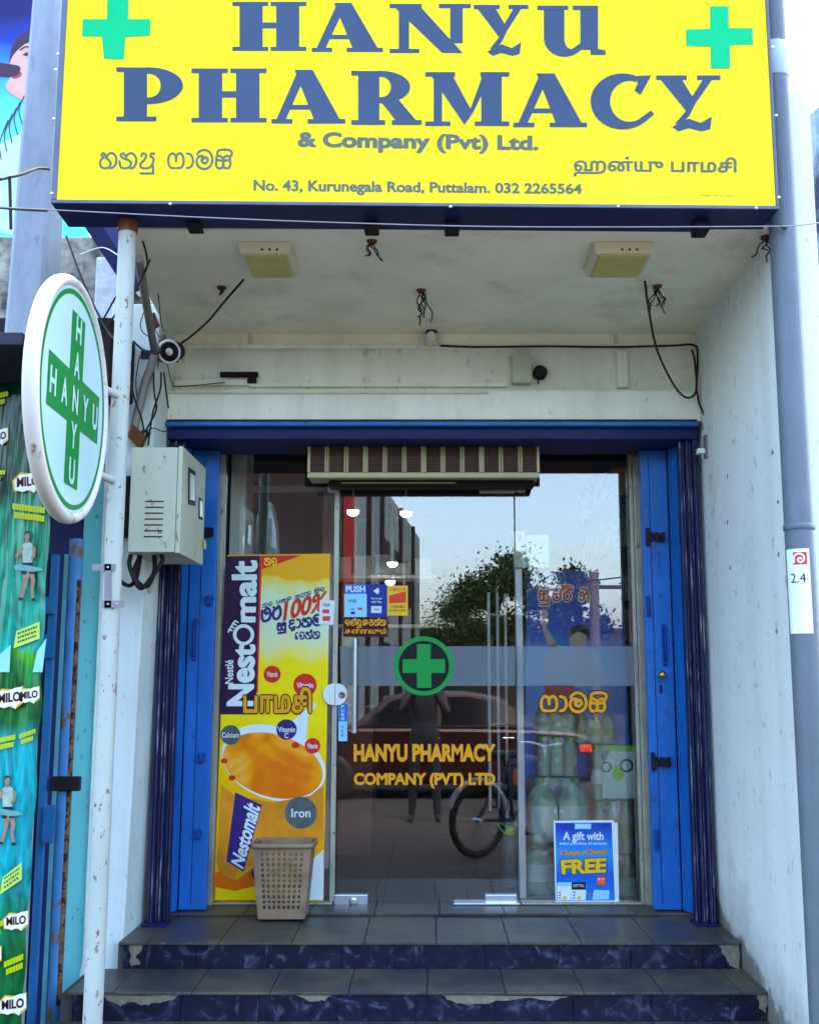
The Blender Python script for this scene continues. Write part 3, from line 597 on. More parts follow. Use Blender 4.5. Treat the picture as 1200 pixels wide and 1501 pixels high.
for i in range(12):
    mb = MB(); xa, xb = ax0 + i * bw + .015, ax0 + (i + 1) * bw - .013
    for j in range(ns):
        z = az0 + .026 + (az1 - az0 - .03) * (j + .5) / ns; mb.obox(((xa + xb) / 2, AY + .012, z), ((xb - xa) / 2, 0, 0), (0, .007, -.003), (0, .0008, .0022))
    mb.build('slat_bank', m_slat, ac)
MB().box(at(483, 712, YG - .1).x, at(782, 712, YG - .1).x, AY + .12, YG - .056, at(600, 716, YG - .1).z, az0 + .004).build('outlet_duct', mat('dark_brown_metal', (0.02, 0.012, 0.012), 0.4), ac, bevel=0.01)
MB().box(at(500, 705, 5.53).x, at(668, 705, 5.53).x, 5.532, 5.539, Z7(708, 5.53), Z7(706, 5.53)).build('outlet_vane', m_acb, ac)

# ================================================================== TALL DRINK POSTER behind the left glass
PY = YG - .010
PP = YP(PY)
pst = thing('poster', 'tall yellow and purple malt drink poster with a large mug behind the left glass', 'poster', (X7(395), PY, ZL + .1))
zt_, zb_ = PP(400, 815).z, PP(400, 1320).z
m_py = grad_mat('poster_yellow', [(0, (.72, .42, .0)), (.12, (.88, .40, .0)), (.3, (.92, .46, .0)), (.52, (.95, .76, .0)), (.68, (.93, .74, .0)), (.78, (.60, .80, .50)), (.88, (.62, .82, .45)), (.94, (.84, .60, .01)), (1, (.84, .42, .0))], 2, zb_, zt_)
m_pur = mat('poster_purple', (0.030, 0.010, 0.045), 0.35, var=0.1); m_pw = mat('poster_white', (0.72, 0.84, 0.80), 0.35, var=0.03); m_pr = mat('poster_red', (0.65, 0.03, 0.015), 0.35, var=0.05); m_po = mat('poster_orange', (0.80, 0.16, 0.0), 0.35, var=0.2, scale=14); m_pv = mat('poster_violet', (0.045, 0.02, 0.17), 0.35, var=0.15); m_pg = mat('poster_grey', (0.10, 0.13, 0.13), 0.3, var=0.3, scale=12); m_pdk = mat('poster_dark', (0.03, 0.012, 0.006), 0.4); m_pyl = mat('poster_bright_yellow', (0.88, 0.70, 0.0), 0.35, var=0.05)
MB().prism([PP(333, 813, 0), PP(484, 811, 0), PP(474, 1321, 0), PP(313, 1320, 0)], [PP(333, 813, -.0025), PP(484, 811, -.0025), PP(474, 1321, -.0025), PP(313, 1320, -.0025)]).build('sheet', m_py, pst)
pprint_('purple_stripe', PP, [(321, 1047), (375, 1047), (380.5, 814), (332, 815)], .001, m_pur, pst)
pprint_('red_edge', PP, [(375, 1015), (378, 1015), (384, 814), (380.5, 814)], .001, m_pr, pst)
pprint_('red_corner', PP, [(384, 834), (443, 813.5), (384, 814)], .0014, m_pr, pst)
sinhala('lettering', PP, [['na', 'va']], (388, 818, 405, 828), .002, m_pyl, pst, .2)
def vtext(s, u0, v0, u1, v1, du, h, m, **k):       # reads upwards along a line leaning like the frame
    return text('lettering', PP, s, [(u0, v0), (u1 + 0, v1), (u1 - du, v1), (u0 - du, v0)], h, m, pst, **k)
text('lettering', PP, 'Nest', [(371, 1034), (374, 945), (341, 945), (333, 1034)], .002, m_pw, pst, bold=.02, fat=.02)
ring(MB(), PP, 357, 930, 10.5, 15.5, .002).build('lettering', m_pw, pst)
for i in range(4): stroke(MB(), PP, [(349 - i * 3, 912 + i * 4), (345 - i * 3, 910 + i * 4), (341 - i * 2, 914 + i * 4)], 2.2, .0022).build('ear_of_grain', m_pw, pst)
text('lettering', PP, 'malt', [(374, 911), (377, 822), (339, 822), (345, 911)], .002, m_pw, pst, bold=.02, fat=.02)
text('lettering', PP, 'Nestlé', [(342, 1002), (342, 967), (330, 967), (330, 1002)], .002, m_pw, pst, bold=.02)
text('lettering', PP, '100%', [(415, 910), (474, 894), (480, 866), (418, 882)], .002, m_pr, pst, bold=.02, fat=.015)
sinhala('lettering', PP, [['o', 'ba']], (384, 893, 411, 911), .002, m_pv, pst, .26, tilt=.22)
sinhala('lettering', PP, [['sa', 'u', 'da', 'aa', 'na', 'ma', 'al']], (407, 908, 472, 928), .002, m_pv, pst, .26, tilt=.14)
sinhala('lettering', PP, [['e', 'va', 'na', 'al', 'na']], (433, 924, 468, 937), .002, m_pv, pst, .22, tilt=.05)
sinhala('lettering', PP, [['na', 'va'], ['pa', 'sa', 'ka'], ['sa', 'ya', 'ga', ] if 'ga' in SI else ['sa', 'ya', 'na'], ['sa', 'i', 'ta']], (385, 884, 475, 891), .002, m_pv, pst, .18, tilt=.28)
# mug of orange drink
def drink():
    m = mat('poster_drink', (0.85, 0.22, 0.0), 0.35); n = m.node_tree.nodes; l = m.node_tree.links; b = n['Principled BSDF']
    tc = n.new('ShaderNodeTexCoord'); nz = n.new('ShaderNodeTexNoise'); nz.inputs['Scale'].default_value = 5; nz.inputs['Detail'].default_value = 2; nz.inputs['Distortion'].default_value = 0.9; l.new(tc.outputs['Object'], nz.inputs['Vector'])
    r = n.new('ShaderNodeValToRGB'); e = r.color_ramp.elements; e[0].position = .32; e[0].color = (.78, .17, .0, 1); e[1].position = .75; e[1].color = (.95, .62, .14, 1); x = e.new(.52); x.color = (.92, .34, .0, 1)
    l.new(nz.outputs[0], r.inputs[0]); l.new(r.outputs[0], b.inputs['Base Color']); return m
pprint_('mug_rim', PP, [(322 + 4 + 74 + 80 * math.cos(R(t)) - 2, 1118 - 56 * math.sin(R(t))) if False else (401 + 76 * math.cos(R(t)) , 1118 - 55 * math.sin(R(t)) + 14 * math.cos(R(t))) for t in range(0, 360, 9)], .001, m_pw, pst)
pprint_('drink_surface', PP, [(400 + 73 * math.cos(R(t)), 1122 - 47 * math.sin(R(t)) + 13 * math.cos(R(t))) for t in range(0, 360, 9)], .0016, drink(), pst)
for cx, cy, rx in ((329, 1115, 5), (340, 1140, 5), (433, 1092, 6)): pprint_('bubble', PP, circ(cx, cy, rx, rx * .8, 14), .0022, m_pr, pst)
pprint_('milk_splash', PP, smoothp([(420, 1066), (434, 1052), (448, 1040), (460, 1030), (462, 1036), (452, 1050), (450, 1066), (448, 1084), (440, 1080), (430, 1072)]), .0014, m_pw, pst)
pprint_('mug_side', PP, [(330, 1320), (318, 1262), (324, 1150), (345, 1166), (400, 1176), (455, 1166), (474, 1150), (474, 1230), (440, 1262), (400, 1268), (352, 1270)], .0012, mat('poster_mug', (0.80, 0.30, 0.015), 0.3, var=0.35, scale=5), pst)
pprint_('spill', PP, smoothp([(314, 1318), (316, 1278), (345, 1290), (375, 1272), (376, 1318)]), .0016, m_po, pst)
pprint_('spill_highlight', PP, [(315, 1319), (316, 1300), (345, 1306), (376, 1298), (377, 1319)], .0020, m_pyl, pst)
pprint_('white_corner', PP, [(444, 1319), (455, 1262), (474, 1245), (474, 1319)], .0016, m_pw, pst)
for cx, cy, r_, m_, s_, tw in ((399, 988, 12.5, m_pr, 'Vitamin', 16), (447, 1004, 17, m_pr, 'Vitamin', 24), (338, 1077, 14.5, m_pg, 'Calcium', 25), (420, 1069, 15, m_pv, 'Vitamin', 25), (458, 1093, 11.5, m_pr, 'Vitamin', 15), (441, 1191, 23.5, m_pg, 'Iron', 28), (377, 1279, 9, m_pv, 'Vit', 9)):
    pprint_('vitamin_ball', PP, circ(cx, cy, r_), .0022, m_, pst); text('lettering', PP, s_, rect(cx - tw / 2, cy - 4 if tw < 27 else cy - 6, cx + tw / 2, cy + 4 if tw < 27 else cy + 7), .0032, m_pw, pst, .015)
text('lettering', PP, 'C', rect(417, 1074, 423, 1082), .0032, m_pw, pst, .015)
pprint_('pack_face', PP, [(332, 1262), (357, 1278), (384, 1180), (345, 1161)], .0022, m_pv, pst)
text('lettering', PP, 'Nestomalt', [(356, 1274), (382, 1184), (360, 1172), (339, 1263)], .0032, m_pw, pst, .02, .012)

# ================================================================== WASTE BASKET on the landing
bk = at(415, 1343, 5.40); bk.z = ZL + .0145
bsk = thing('waste_basket', 'tan perforated plastic waste basket standing on the landing before the poster', 'basket', bk)
m_bsk = mat('tan_plastic', (0.27, 0.19, 0.115), 0.5, var=0.15, scale=6, dirt=0.7, dcol=(0.07, 0.03, 0.02), dscale=7, dlo=0.5, dhi=0.75)
hb = at(415, 1236, 5.32).z - bk.z
wt, wb_, dt, db_ = .138, .108, .10, .075            # half widths/depths top and bottom
def bsec(t, grow=0):
    a, b = wb_ + (wt - wb_) * t + grow, db_ + (dt - db_) * t + grow; c = .035; pts = []
    for cx, cy, a0 in ((a - c, -b + c, -90), (a - c, b - c, 0), (-a + c, b - c, 90), (-a + c, -b + c, 180)):
        for k in range(5): pts.append((cx + c * math.cos(R(a0 + k * 22.5)), cy + c * math.sin(R(a0 + k * 22.5))))
    return pts
body = MB()
def bpt(s_, t):                                     # point on the basket wall: s_ 0..1 round, t 0..1 up
    q = bsec(t); n = len(q); f = s_ % 1 * n; i = int(f); a, b = Vector(q[i % n]), Vector(q[(i + 1) % n]); p = a.lerp(b, f - i); return (bk.x + p.x, bk.y + p.y, bk.z + t * hb)
# long faces carry holes: parametrise four faces separately
def panel(p00, p10, p01, p11, nu, nv, holes):
    def P(a, b): return Vector(p00).lerp(Vector(p10), a).lerp(Vector(p01).lerp(Vector(p11), a), b)
    for i in range(nu):
        for j in range(nv):
            a0, a1, b0, b1 = i / nu, (i + 1) / nu, j / nv, (j + 1) / nv
            if not holes(i, j): body.face([P(a0, b0), P(a1, b0), P(a1, b1), P(a0, b1)]); continue
            ca, cb, ra, rb = (a0 + a1) / 2, (b0 + b1) / 2, (a1 - a0) * .33, (b1 - b0) * (.40 if j % 2 else .28)
            inn = [P(ca + ra * math.cos(R(45 * k + 22.5)), cb + rb * math.sin(R(45 * k + 22.5))) for k in range(8)]
            cor = [P(a1, (b0 + b1) / 2), P(a1, b1), P((a0 + a1) / 2, b1), P(a0, b1), P(a0, (b0 + b1) / 2), P(a0, b0), P((a0 + a1) / 2, b0), P(a1, b0)]
            for k in range(8): body.face([cor[k], cor[(k + 1) % 8], inn[(k + 1) % 8 if False else k], inn[k - 1]])
def W(x, y, t): return (bk.x + x, bk.y + y, bk.z + t * hb)
def corner(t, sx, sy): return ((wb_ + (wt - wb_) * t) * sx, (db_ + (dt - db_) * t) * sy)
t0, t1 = .05, .90
for (sx0, sy0, sx1, sy1, nu) in ((-1, -1, 1, -1, 10), (1, -1, 1, 1, 7), (1, 1, -1, 1, 10), (-1, 1, -1, -1, 7)):
    c = [corner(t0, sx0, sy0), corner(t0, sx1, sy1), corner(t1, sx0, sy0), corner(t1, sx1, sy1)]
    panel(W(*c[0], t0), W(*c[1], t0), W(*c[2], t1), W(*c[3], t1), nu, 12, lambda i, j, nu=nu: 0 < i < nu - 1 and j > 0)
    b0, b1 = corner(0, sx0, sy0), corner(0, sx1, sy1); body.face([W(*b0, 0), W(*b1, 0), W(*c[1], t0), W(*c[0], t0)])
    e0, e1 = corner(1, sx0, sy0), corner(1, sx1, sy1); body.face([W(*c[2], t1), W(*c[3], t1), W(*e1, .985), W(*e0, .985)])
body.face([W(*corner(0, -1, -1), .002), W(*corner(0, 1, -1), .002), W(*corner(0, 1, 1), .002), W(*corner(0, -1, 1), .002)])
body.build('body', m_bsk, bsk, solid=.004)
rim = MB(); q0, q1 = bsec(1, .004), bsec(1, .012)
lo = [W(x, y, .94) for x, y in q1]; hi = [W(x, y, 1.0) for x, y in q1]; il = [W(x, y, .945) for x, y in bsec(1, .001)]; ih = [W(x, y, 1.005) for x, y in q0]
n = len(lo); rim.mesh(lo + hi + ih + il, [(a * n + i, a * n + (i + 1) % n, ((a + 1) % 4) * n + (i + 1) % n, ((a + 1) % 4) * n + i) for a in range(4) for i in range(n)], True)
rim.build('rim', m_bsk, bsk)

# ================================================================== GOODS AND FURNITURE behind the right glass
m_pet = clear_mat('clear_bottle_plastic', (0.62, 0.82, 0.72), 1.45, haze=0.56, hcol=(0.66, 1.0, 0.82))
m_wrap = clear_mat('shrink_film', (0.86, 0.93, 0.90), 1.45, haze=0.13, hcol=(0.80, 1.0, 0.95), rough=0.06, hnoise=9)
m_cap = mat('lime_cap', (0.16, 0.72, 0.01), 0.4); m_lab = mat('white_label', (0.80, 0.94, 0.94), 0.5, var=0.08, scale=20); m_glab = mat('green_label', (0.20, 0.50, 0.10), 0.5, var=0.3, scale=20)
m_water = clear_mat('bottled_water', (0.80, 0.92, 0.88), 1.33)
def bottle(par, x, y, z, h, r, label=None, capm=None, span=(.30, .56)):
    b = MB().lathe((x, y, z), [(r * .85, 0), (r, h * .03), (r, h * .22), (r * .94, h * .24), (r, h * .26), (r, h * .60), (r * .97, h * .68), (r * .75, h * .78), (r * .42, h * .87), (r * .36, h * .90), (r * .36, h * .93)], 12).build('bottle', m_pet, par)
    MB().lathe((x, y, z), [(r * .42, h * .90), (r * .44, h * .92), (r * .44, h * .985), (r * .38, h)], 10).build('cap', capm or m_cap, b)
    if label: MB().lathe((x, y, z), [(r * 1.012, h * span[0]), (r * 1.012, h * span[1])], 12, cap=False).build('label', label, b)
    return b
def wrap(par, x0, x1, y0, y1, z0, z1, name='shrink_wrap', lump=.012):
    rng = random.Random(int(abs(x0 * 7919 + z0 * 104729) * 100)); vs = []; fs = []; nx, nz = 9, 7
    ring_ = []
    cx, cy, ax, ay = (x0 + x1) / 2, (y0 + y1) / 2, (x1 - x0) / 2, (y1 - y0) / 2; seg = 28
    for j in range(nz + 1):
        t = j / nz
        for i in range(seg):
            a = 2 * math.pi * i / seg; k = (abs(math.cos(a)) ** 5 + abs(math.sin(a)) ** 5) ** (-1 / 5)
            s_ = 1 - .05 * (t < .05) - .10 * (t > .95) ** 1; j_ = rng.uniform(-lump, lump * .3)
            vs.append((cx + (ax + j_) * k * math.cos(a) * s_, cy + (ay + j_) * k * math.sin(a) * s_, z0 + .003 + (z1 - z0 - .004) * t))
    for j in range(nz):
        for i in range(seg): fs.append((j * seg + i, j * seg + (i + 1) % seg, (j + 1) * seg + (i + 1) % seg, (j + 1) * seg + i))
    mb = MB().mesh(vs, fs, True); mb.mesh(vs[:seg], [tuple(range(seg))[::-1]]); mb.mesh(vs[-seg:], [tuple(range(seg))])
    return mb.build(name, m_wrap, par)
GRP = 'shrink-wrapped water packs behind the right glass'
def pack(label, u0, u1, z0, z1, Y, dep, nx, ny, lab, span=(.30, .56)):
    x0, x1 = at(u0, 1180, Y).x, at(u1, 1180, Y).x
    p = thing('water_pack', label, 'water pack', ((x0 + x1) / 2, Y + dep / 2, z0), GRP)
    r = min((x1 - x0) / nx, dep / ny) / 2 * .96
    for i in range(nx):
        for j in range(ny): bottle(p, x0 + (i + .5) * (x1 - x0) / nx, Y + (j + .5) * dep / ny, z0 + .004, z1 - z0 - .012, r, lab, None, span)
    wrap(p, x0 - .003, x1 + .003, Y - .003, Y + dep + .003, z0, z1)
    return p, x0, x1
Zv = lambda v, Y: at(850, v, Y).z
ZF = ZL + .0045
za_, zb2, zc_, zd_, ze_ = ZF, Zv(1240, 5.86), Zv(1140, 5.86), Zv(1079, 5.9), Zv(1040, 5.9)
pack('two stocky white-labelled water cans at the bottom left of the stack, on the floor', 768, 862, za_, zb2, 5.86, .26, 2, 1, m_lab, (.27, .62))
pack('two big water cans with lime caps and wide white labels, second layer of the stack', 776, 868, zb2, zc_, 5.86, .26, 2, 1, m_lab, (.03, .57))
pack('clear water bottle pack resting on the lime-capped cans, below the topmost pack', 789, 850, zc_, zd_, 5.9, .2, 3, 2, None)
pack('topmost clear water bottle pack just under the orange script on the right glass', 789, 850, zd_, ze_, 5.9, .2, 3, 2, m_glab)
zf2, zg_, zh_, zi_ = Zv(1253, 5.9), Zv(1174, 5.9), Zv(1092, 5.9), Zv(1048, 5.95)
pack('bottom right water pack on the floor, half hidden by the blue offer poster', 873, 930, za_, zf2, 5.9, .2, 3, 2, m_glab)
pack('water pack with narrow green labels, second from the floor in the right stack', 871, 930, zf2, zg_, 5.9, .2, 3, 2, m_glab)
p, px0, px1 = pack('milky water pack printed with lime band and round logos in the right stack', 869, 930, zg_, zh_, 5.9, .2, 3, 2, m_lab)
WP = YP(5.892)
pprint_('printed_band', WP, [(884, 1100), (929, 1100), (929, 1093), (884, 1093)], .002, m_cap, p)
m_haz = mat('milky_print', (0.50, 0.78, 0.70), 0.4, var=0.15, scale=30)
pprint_('printed_panel', WP, [(882, 1170), (930, 1170), (930, 1101), (894, 1101), (884, 1120)], .0015, m_haz, p)
ring(MB(), WP, 888, 1124, 5.5, 8, .003, 20).build('printed_logo', m_pg, p); ring(MB(), WP, 918, 1122, 7, 10, .003, 20).build('printed_logo', m_black, p)
pprint_('printed_logo', WP, circ(906, 1133, 9, 11, 16), .0025, m_cap, p)
pack('topmost short water pack of the right stack, leaning under the script lettering', 846, 906, zh_, zi_, 5.95, .16, 3, 2, m_glab)
# single bottle with handle
by = 1.106 / .1785
bx = at(749, 1290, by)
sb = thing('water_bottle', 'large clear water bottle with lime cap and loop handle beside the door edge', 'bottle', (bx.x, by, ZF))
hb2 = at(749, 1211, by).z - ZF; rr = at(763, 1290, by).x - bx.x
MB().lathe((bx.x, by, ZF), [(rr * .86, 0), (rr, .012), (rr, hb2 * .12), (rr * .93, hb2 * .15), (rr, hb2 * .18), (rr * .93, hb2 * .26), (rr, hb2 * .29), (rr * .93, hb2 * .36), (rr, hb2 * .40), (rr * .93, hb2 * .48), (rr, hb2 * .51), (rr, hb2 * .60), (rr * .92, hb2 * .70), (rr * .6, hb2 * .80), (rr * .36, hb2 * .84), (rr * .36, hb2 * .88)], 20).build('bottle_body', clear_mat('clear_blue_plastic', (0.55, 0.66, 0.74), 1.6, haze=0.28, hcol=(0.35, 0.55, 0.62)), sb)
MB().lathe((bx.x, by, ZF), [(rr * .50, hb2 * .86), (rr * .54, hb2 * .88), (rr * .54, hb2 * .985), (rr * .46, hb2)], 14).build('cap', m_cap, sb)
MB().tube(catmull([(bx.x - rr * .4, by, ZF + hb2 * .87), (bx.x - rr * 1.1, by - .01, ZF + hb2 * .96), (bx.x - rr * 1.2, by - .01, ZF + hb2 * 1.05), (bx.x - rr * .7, by, ZF + hb2 * 1.03), (bx.x - rr * .3, by, ZF + hb2 * .95)], 5), .004, 6).build('loop_handle', m_cap, sb)
# offer poster standing before the packs
OY = YG - .012; OP = YP(OY)
op = thing('offer_poster', 'blue offer poster reading FREE leaning inside the right glass', 'poster', (X7(857), OY, ZL + .05))
m_ob = grad_mat('offer_blue', [(0, (.02, .22, .72)), (.3, (.01, .12, .62)), (.6, (.015, .30, .80)), (1, (.02, .05, .42))], 2, OP(850, 1320).z, OP(850, 1205).z)
MB().prism([OP(811, 1203), OP(899, 1202), OP(905, 1322), OP(814, 1322)], [OP(811, 1203, -.002), OP(899, 1202, -.002), OP(905, 1322, -.002), OP(814, 1322, -.002)]).build('white_sheet', m_pw, op)
MB().prism([OP(813, 1206, -.0025), OP(905, 1206, -.0025), OP(907, 1322, -.0025), OP(816, 1322, -.0025)], [OP(813, 1206, -.0045), OP(905, 1206, -.0045), OP(907, 1322, -.0045), OP(816, 1322, -.0045)]).build('back_sheet', m_pw, op)
pprint_('blue_print', OP, [(815.5, 1320), (901, 1320), (896, 1205.5), (813.5, 1206)], .001, m_ob, op)
pprint_('brand_plate', OP, rect(842, 1207, 866, 1215), .0018, m_lb, op); text('lettering', OP, 'DERANA', rect(845, 1209, 863, 1213), .0026, m_wh, op, .01)
text('lettering', OP, 'A gift with', rect(825, 1219, 884, 1235), .0018, m_wh, op, .02, .008)
text('lettering', OP, 'every purchase of cartoon', rect(820, 1233.5, 889, 1239.5), .0018, m_wh, op, .01)
text('lettering', OP, '3 Soaps of Dettol', [(818, 1256), (887, 1254), (891, 1244), (820, 1246)], .003, m_or, op, .02, .012, outline=.05, om=m_red)
text('lettering', OP, 'FREE', [(824, 1281), (887, 1278), (888, 1258), (822, 1261)], .003, m_ye, op, .02, .03, outline=.07, om=m_red)
for cx, mm in ((827, m_pw), (848, m_pw)):
    pprint_('tub_print', OP, [(cx - 10, 1319), (cx + 10, 1319), (cx + 11, 1296), (cx - 11, 1296)], .0018, mm, op); pprint_('tub_lid', OP, rect(cx - 10.5, 1293, cx + 10.5, 1304 if cx > 840 else 1299), .0022, m_black if cx > 840 else m_lb, op)
    for k in range(3): pprint_('tub_mark', OP, rect(cx - 8, 1307 + k * 4, cx - 5.5, 1309 + k * 4), .0024, m_ink, op)
    pprint_('tub_seal', OP, circ(cx, 1316, 3.4, 2.6, 12), .0024, m_ye, op)
text('lettering', OP, 'DETTOL', rect(840, 1296, 856, 1300), .003, m_wh, op, .01)
pprint_('red_roundel', OP, circ(881, 1291, 7.5), .0018, m_rd, op); text('lettering', OP, 'BUY', rect(876, 1287, 886, 1290.5), .0026, m_wh, op, .01); text('lettering', OP, '110', rect(877, 1291.5, 885, 1295.5), .0026, m_ye, op, .01)
pprint_('box_print', OP, [(868, 1319), (892, 1318), (893, 1305), (870, 1304)], .0018, m_lb, op); pprint_('plus_mark', OP, [(864, 1312), (866, 1309), (868, 1312), (866, 1315)], .002, m_rd, op)
# blue poster of a cheering sportsman
BY = 6.135; BP = YP(BY)
bp_ = thing('blue_poster', 'large blue poster of a man raising his fist under red script', 'poster', (at(840, 1200, BY).x, BY, ZF))
m_bb = grad_mat('poster_blue', [(0, (.01, .16, .65)), (.35, (.01, .25, .80)), (.62, (.02, .36, .85)), (.74, (.006, .06, .42)), (1, (.008, .04, .28))], 2, BP(850, 1200).z, BP(850, 835).z)
q = [(772, 836), (912, 836), (926, 1210), (768, 1210)]
MB().prism([BP(u, v) for u, v in q], [BP(u, v, -.004) for u, v in q]).build('sheet', m_bb, bp_)
sinhala('lettering', BP, [['sa', 'u', 'pa', 'i', 'ra', 'i'], ['a']], (790, 858, 862, 886), .003, m_pr, bp_, .2, outline=1.7, om=m_pw)
m_skin = mat('printed_skin', (0.50, 0.36, 0.28), 0.5, var=0.1); m_shirt = mat('printed_shirt', (0.45, 0.42, 0.50), 0.5, var=0.1); m_hair = mat('printed_hair', (0.02, 0.016, 0.015), 0.6)
pprint_('print_arm', BP, smoothp([(793, 905), (798, 900), (803, 906), (801, 918), (807, 930), (815, 945), (806, 950), (796, 925)]), .0014, m_skin, bp_); pprint_('print_fist', BP, circ(797, 900, 6.5, 7.5, 14), .0018, m_skin, bp_)
pprint_('print_shirt', BP, smoothp([(800, 1002), (803, 955), (812, 944), (840, 952), (862, 950), (880, 970), (884, 1002)]), .0014, m_shirt, bp_)
pprint_('print_face', BP, circ(847, 937, 13, 16, 20), .002, m_skin, bp_); pprint_('print_hair', BP, smoothp([(834, 934), (836, 922), (848, 916), (862, 922), (864, 938), (858, 930), (846, 926)]), .0024, m_hair, bp_)
pprint_('print_red_block', BP, rect(797, 1002, 842, 1020), .0014, m_pr, bp_)
# electric strike box and post behind the door edge
dpst = thing('white_post', 'white steel post with a pale box on top behind the door edge', 'post', (at(763, 1000, 5.86).x, 5.86, ZF))
MB().box(at(757, 1000, 5.86).x, at(767, 1000, 5.86).x, 5.86, 5.90, ZF, at(760, 832, 5.86).z).build('post', m_white, dpst, bevel=.003)
MB().box(at(753.5, 810, 5.84).x, at(770, 810, 5.84).x, 5.835, 5.91, at(760, 832, 5.84).z, at(760, 778, 5.84).z).build('box', m_cream, dpst, bevel=.004)
MB().box(at(759, 790, 5.83).x, at(764, 790, 5.83).x, 5.830, 5.8345, at(760, 793, 5.83).z, at(760, 784, 5.83).z).build('slot', m_black, dpst)
MB().box(at(772, 810, 5.84).x, at(806, 810, 5.84).x, 5.88, 5.93, at(760, 830, 5.84).z, at(760, 782, 5.84).z).build('side_box', mat('mint_box', (0.45, 0.62, 0.50), 0.5), dpst, bevel=.004)
# white tube rack
rk = thing('tube_rack', 'white tubular display rack standing inside behind the door', 'rack', (at(735, 1190, 6.45).x, 6.45, ZF))
for u in (717, 731, 744): x = at(u, 1030, 6.45).x; MB().tube([(x, 6.45 + (u - 717) * .004, at(u, 1190, 6.45).z), (x, 6.45 + (u - 717) * .004, at(u, 868, 6.45).z)], .009, 8).build('upright', m_white, rk)
MB().box(at(700, 1190, 6.4).x, at(752, 1190, 6.4).x, 6.40, 6.62, ZF, at(730, 1188, 6.45).z).build('base_box', m_dark, rk, bevel=.006)
for v in (900, 1062, 1150): z = at(730, v, 6.45).z; MB().tube([(at(717, 1030, 6.45).x, 6.45, z), (at(745, 1030, 6.45).x, 6.56, z)], .007, 6).build('rail', m_white, rk)
rb = MB().lathe(at(757, 1150, 6.2), [(.018, 0), (.022, .01), (.022, .075), (.014, .085)], 10).build('hanging_bottle', m_rd); tag(rb, 'small red plastic tub hanging on the rack beside the door edge', 'tub')
# dark plastic bag of stock
def blob(name, c, r, m, seed, label, cat, sq=(1, 1, 1), rough=.22, group=None):
    rng = random.Random(seed); bm = bmesh.new(); bmesh.ops.create_icosphere(bm, subdivisions=3, radius=1.0)
    ks = [(Vector((rng.uniform(-1, 1), rng.uniform(-1, 1), rng.uniform(-1, 1))).normalized(), rng.uniform(-rough, rough)) for _ in range(14)]
    for v in bm.verts:
        d = v.co.normalized(); f = 1 + sum(a * max(0, d.dot(k)) ** 6 for k, a in ks); p = d * f * r
        v.co = Vector(c) + Vector((p.x * sq[0], p.y * sq[1], max(p.z * sq[2], -r * sq[2] * .85)))
    me = bpy.data.meshes.new(name); bm.to_mesh(me); bm.free(); me.materials.append(m)
    for p in me.polygons: p.use_smooth = True
    o = bpy.data.objects.new(name, me); COL.objects.link(o); return tag(o, label, cat, group)
blob('plastic_bag', (at(775, 1200, 6.42).x, 6.36, ZF + .40), .22, mat('navy_plastic_film', (0.015, 0.03, 0.09), 0.25, var=0.4, scale=20, bump=0.5, bscale=18), 3, 'bulging navy plastic bag behind the water packs and rack', 'bag', (.75, .6, 1.9))
# shelves on the right interior wall with goods
sh = thing('product_shelves', 'dark wall shelves stacked with goods at the right edge of the shop', 'shelf', (1.44, 6.8, ZF))
prod = [(0.75, 0.30, 0.02), (0.70, 0.10, 0.02), (0.70, 0.60, 0.25), (0.35, 0.30, 0.22), (0.55, 0.05, 0.03), (0.20, 0.25, 0.12), (0.75, 0.55, 0.05)]
pm = [mat('carton_%d' % i, c, 0.45, var=0.35, scale=24) for i, c in enumerate(prod)]
wood = mat('dark_wood', (0.05, 0.025, 0.018), 0.5, var=0.3, scale=6, stretch=(1, .2, 1))
MB().box(1.52, 1.545, 6.4, 8.6, ZF, 2.9).build('back_board', wood, sh)
ORD = ['first', 'second', 'third', 'fourth', 'fifth', 'sixth', 'seventh', 'eighth', 'ninth', 'tenth']
for k in range(4):
    z = at(905, (940, 880, 800, 725)[k], 6.4).z; lv = ['lowest', 'second', 'third', 'top'][k]
    MB().box(1.085, 1.52, 6.4, 8.6, z - .02, z).build('shelf_board', wood, sh)
    y = 6.42; q = 0
    while y < 7.7:
        wd = random.uniform(.11, .2); hh = random.uniform(.12, .24); ci = (q * 3 + k * 2 + (1 if q == 0 else 0)) % 7
        nm = ['orange', 'red', 'buff', 'tan', 'crimson', 'olive', 'amber'][ci]
        tag(MB().box(1.10 + random.uniform(0, .03), 1.50, y, y + wd - .012, z + .001, z + .001 + hh).build('product_carton', pm[ci], None, bevel=.003), nm + ' goods carton, ' + ORD[q] + ' from the window on the ' + lv + ' shelf', 'carton', 'goods on the wall shelves')
        y += wd; q += 1
# left interior: pale column, steel cabinet, brown counter
col = MB().box(at(338, 700, 6.0).x, at(361, 700, 6.0).x, 6.0, 6.25, ZF, 3.17).build('interior_column', m_lintel, None, bevel=.01); tag(col, 'pale plastered column inside the shop behind the left glass', 'column')
cab = thing('wall_cabinet', 'grey glazed cabinet with pale frame hung inside the left of the shop', 'cabinet', (at(420, 760, 6.8).x, 6.8, ZF))
cx0, cx1, cz0, cz1 = at(358, 760, 6.8).x, at(482, 760, 6.8).x, ZF, at(420, 714, 6.8).z
MB().box(cx0, cx1, 6.82, 7.15, cz0, cz1).build('carcass', mat('cabinet_grey', (0.07, 0.10, 0.12), 0.35, var=0.2, scale=4, stretch=(3, 1, .4)), cab)
for x in (cx0, (cx0 + cx1) / 2 + .3 - .04, cx1 - .035): MB().box(x, x + .035, 6.795, 6.82, cz0, cz1).build('stile', m_white, cab)
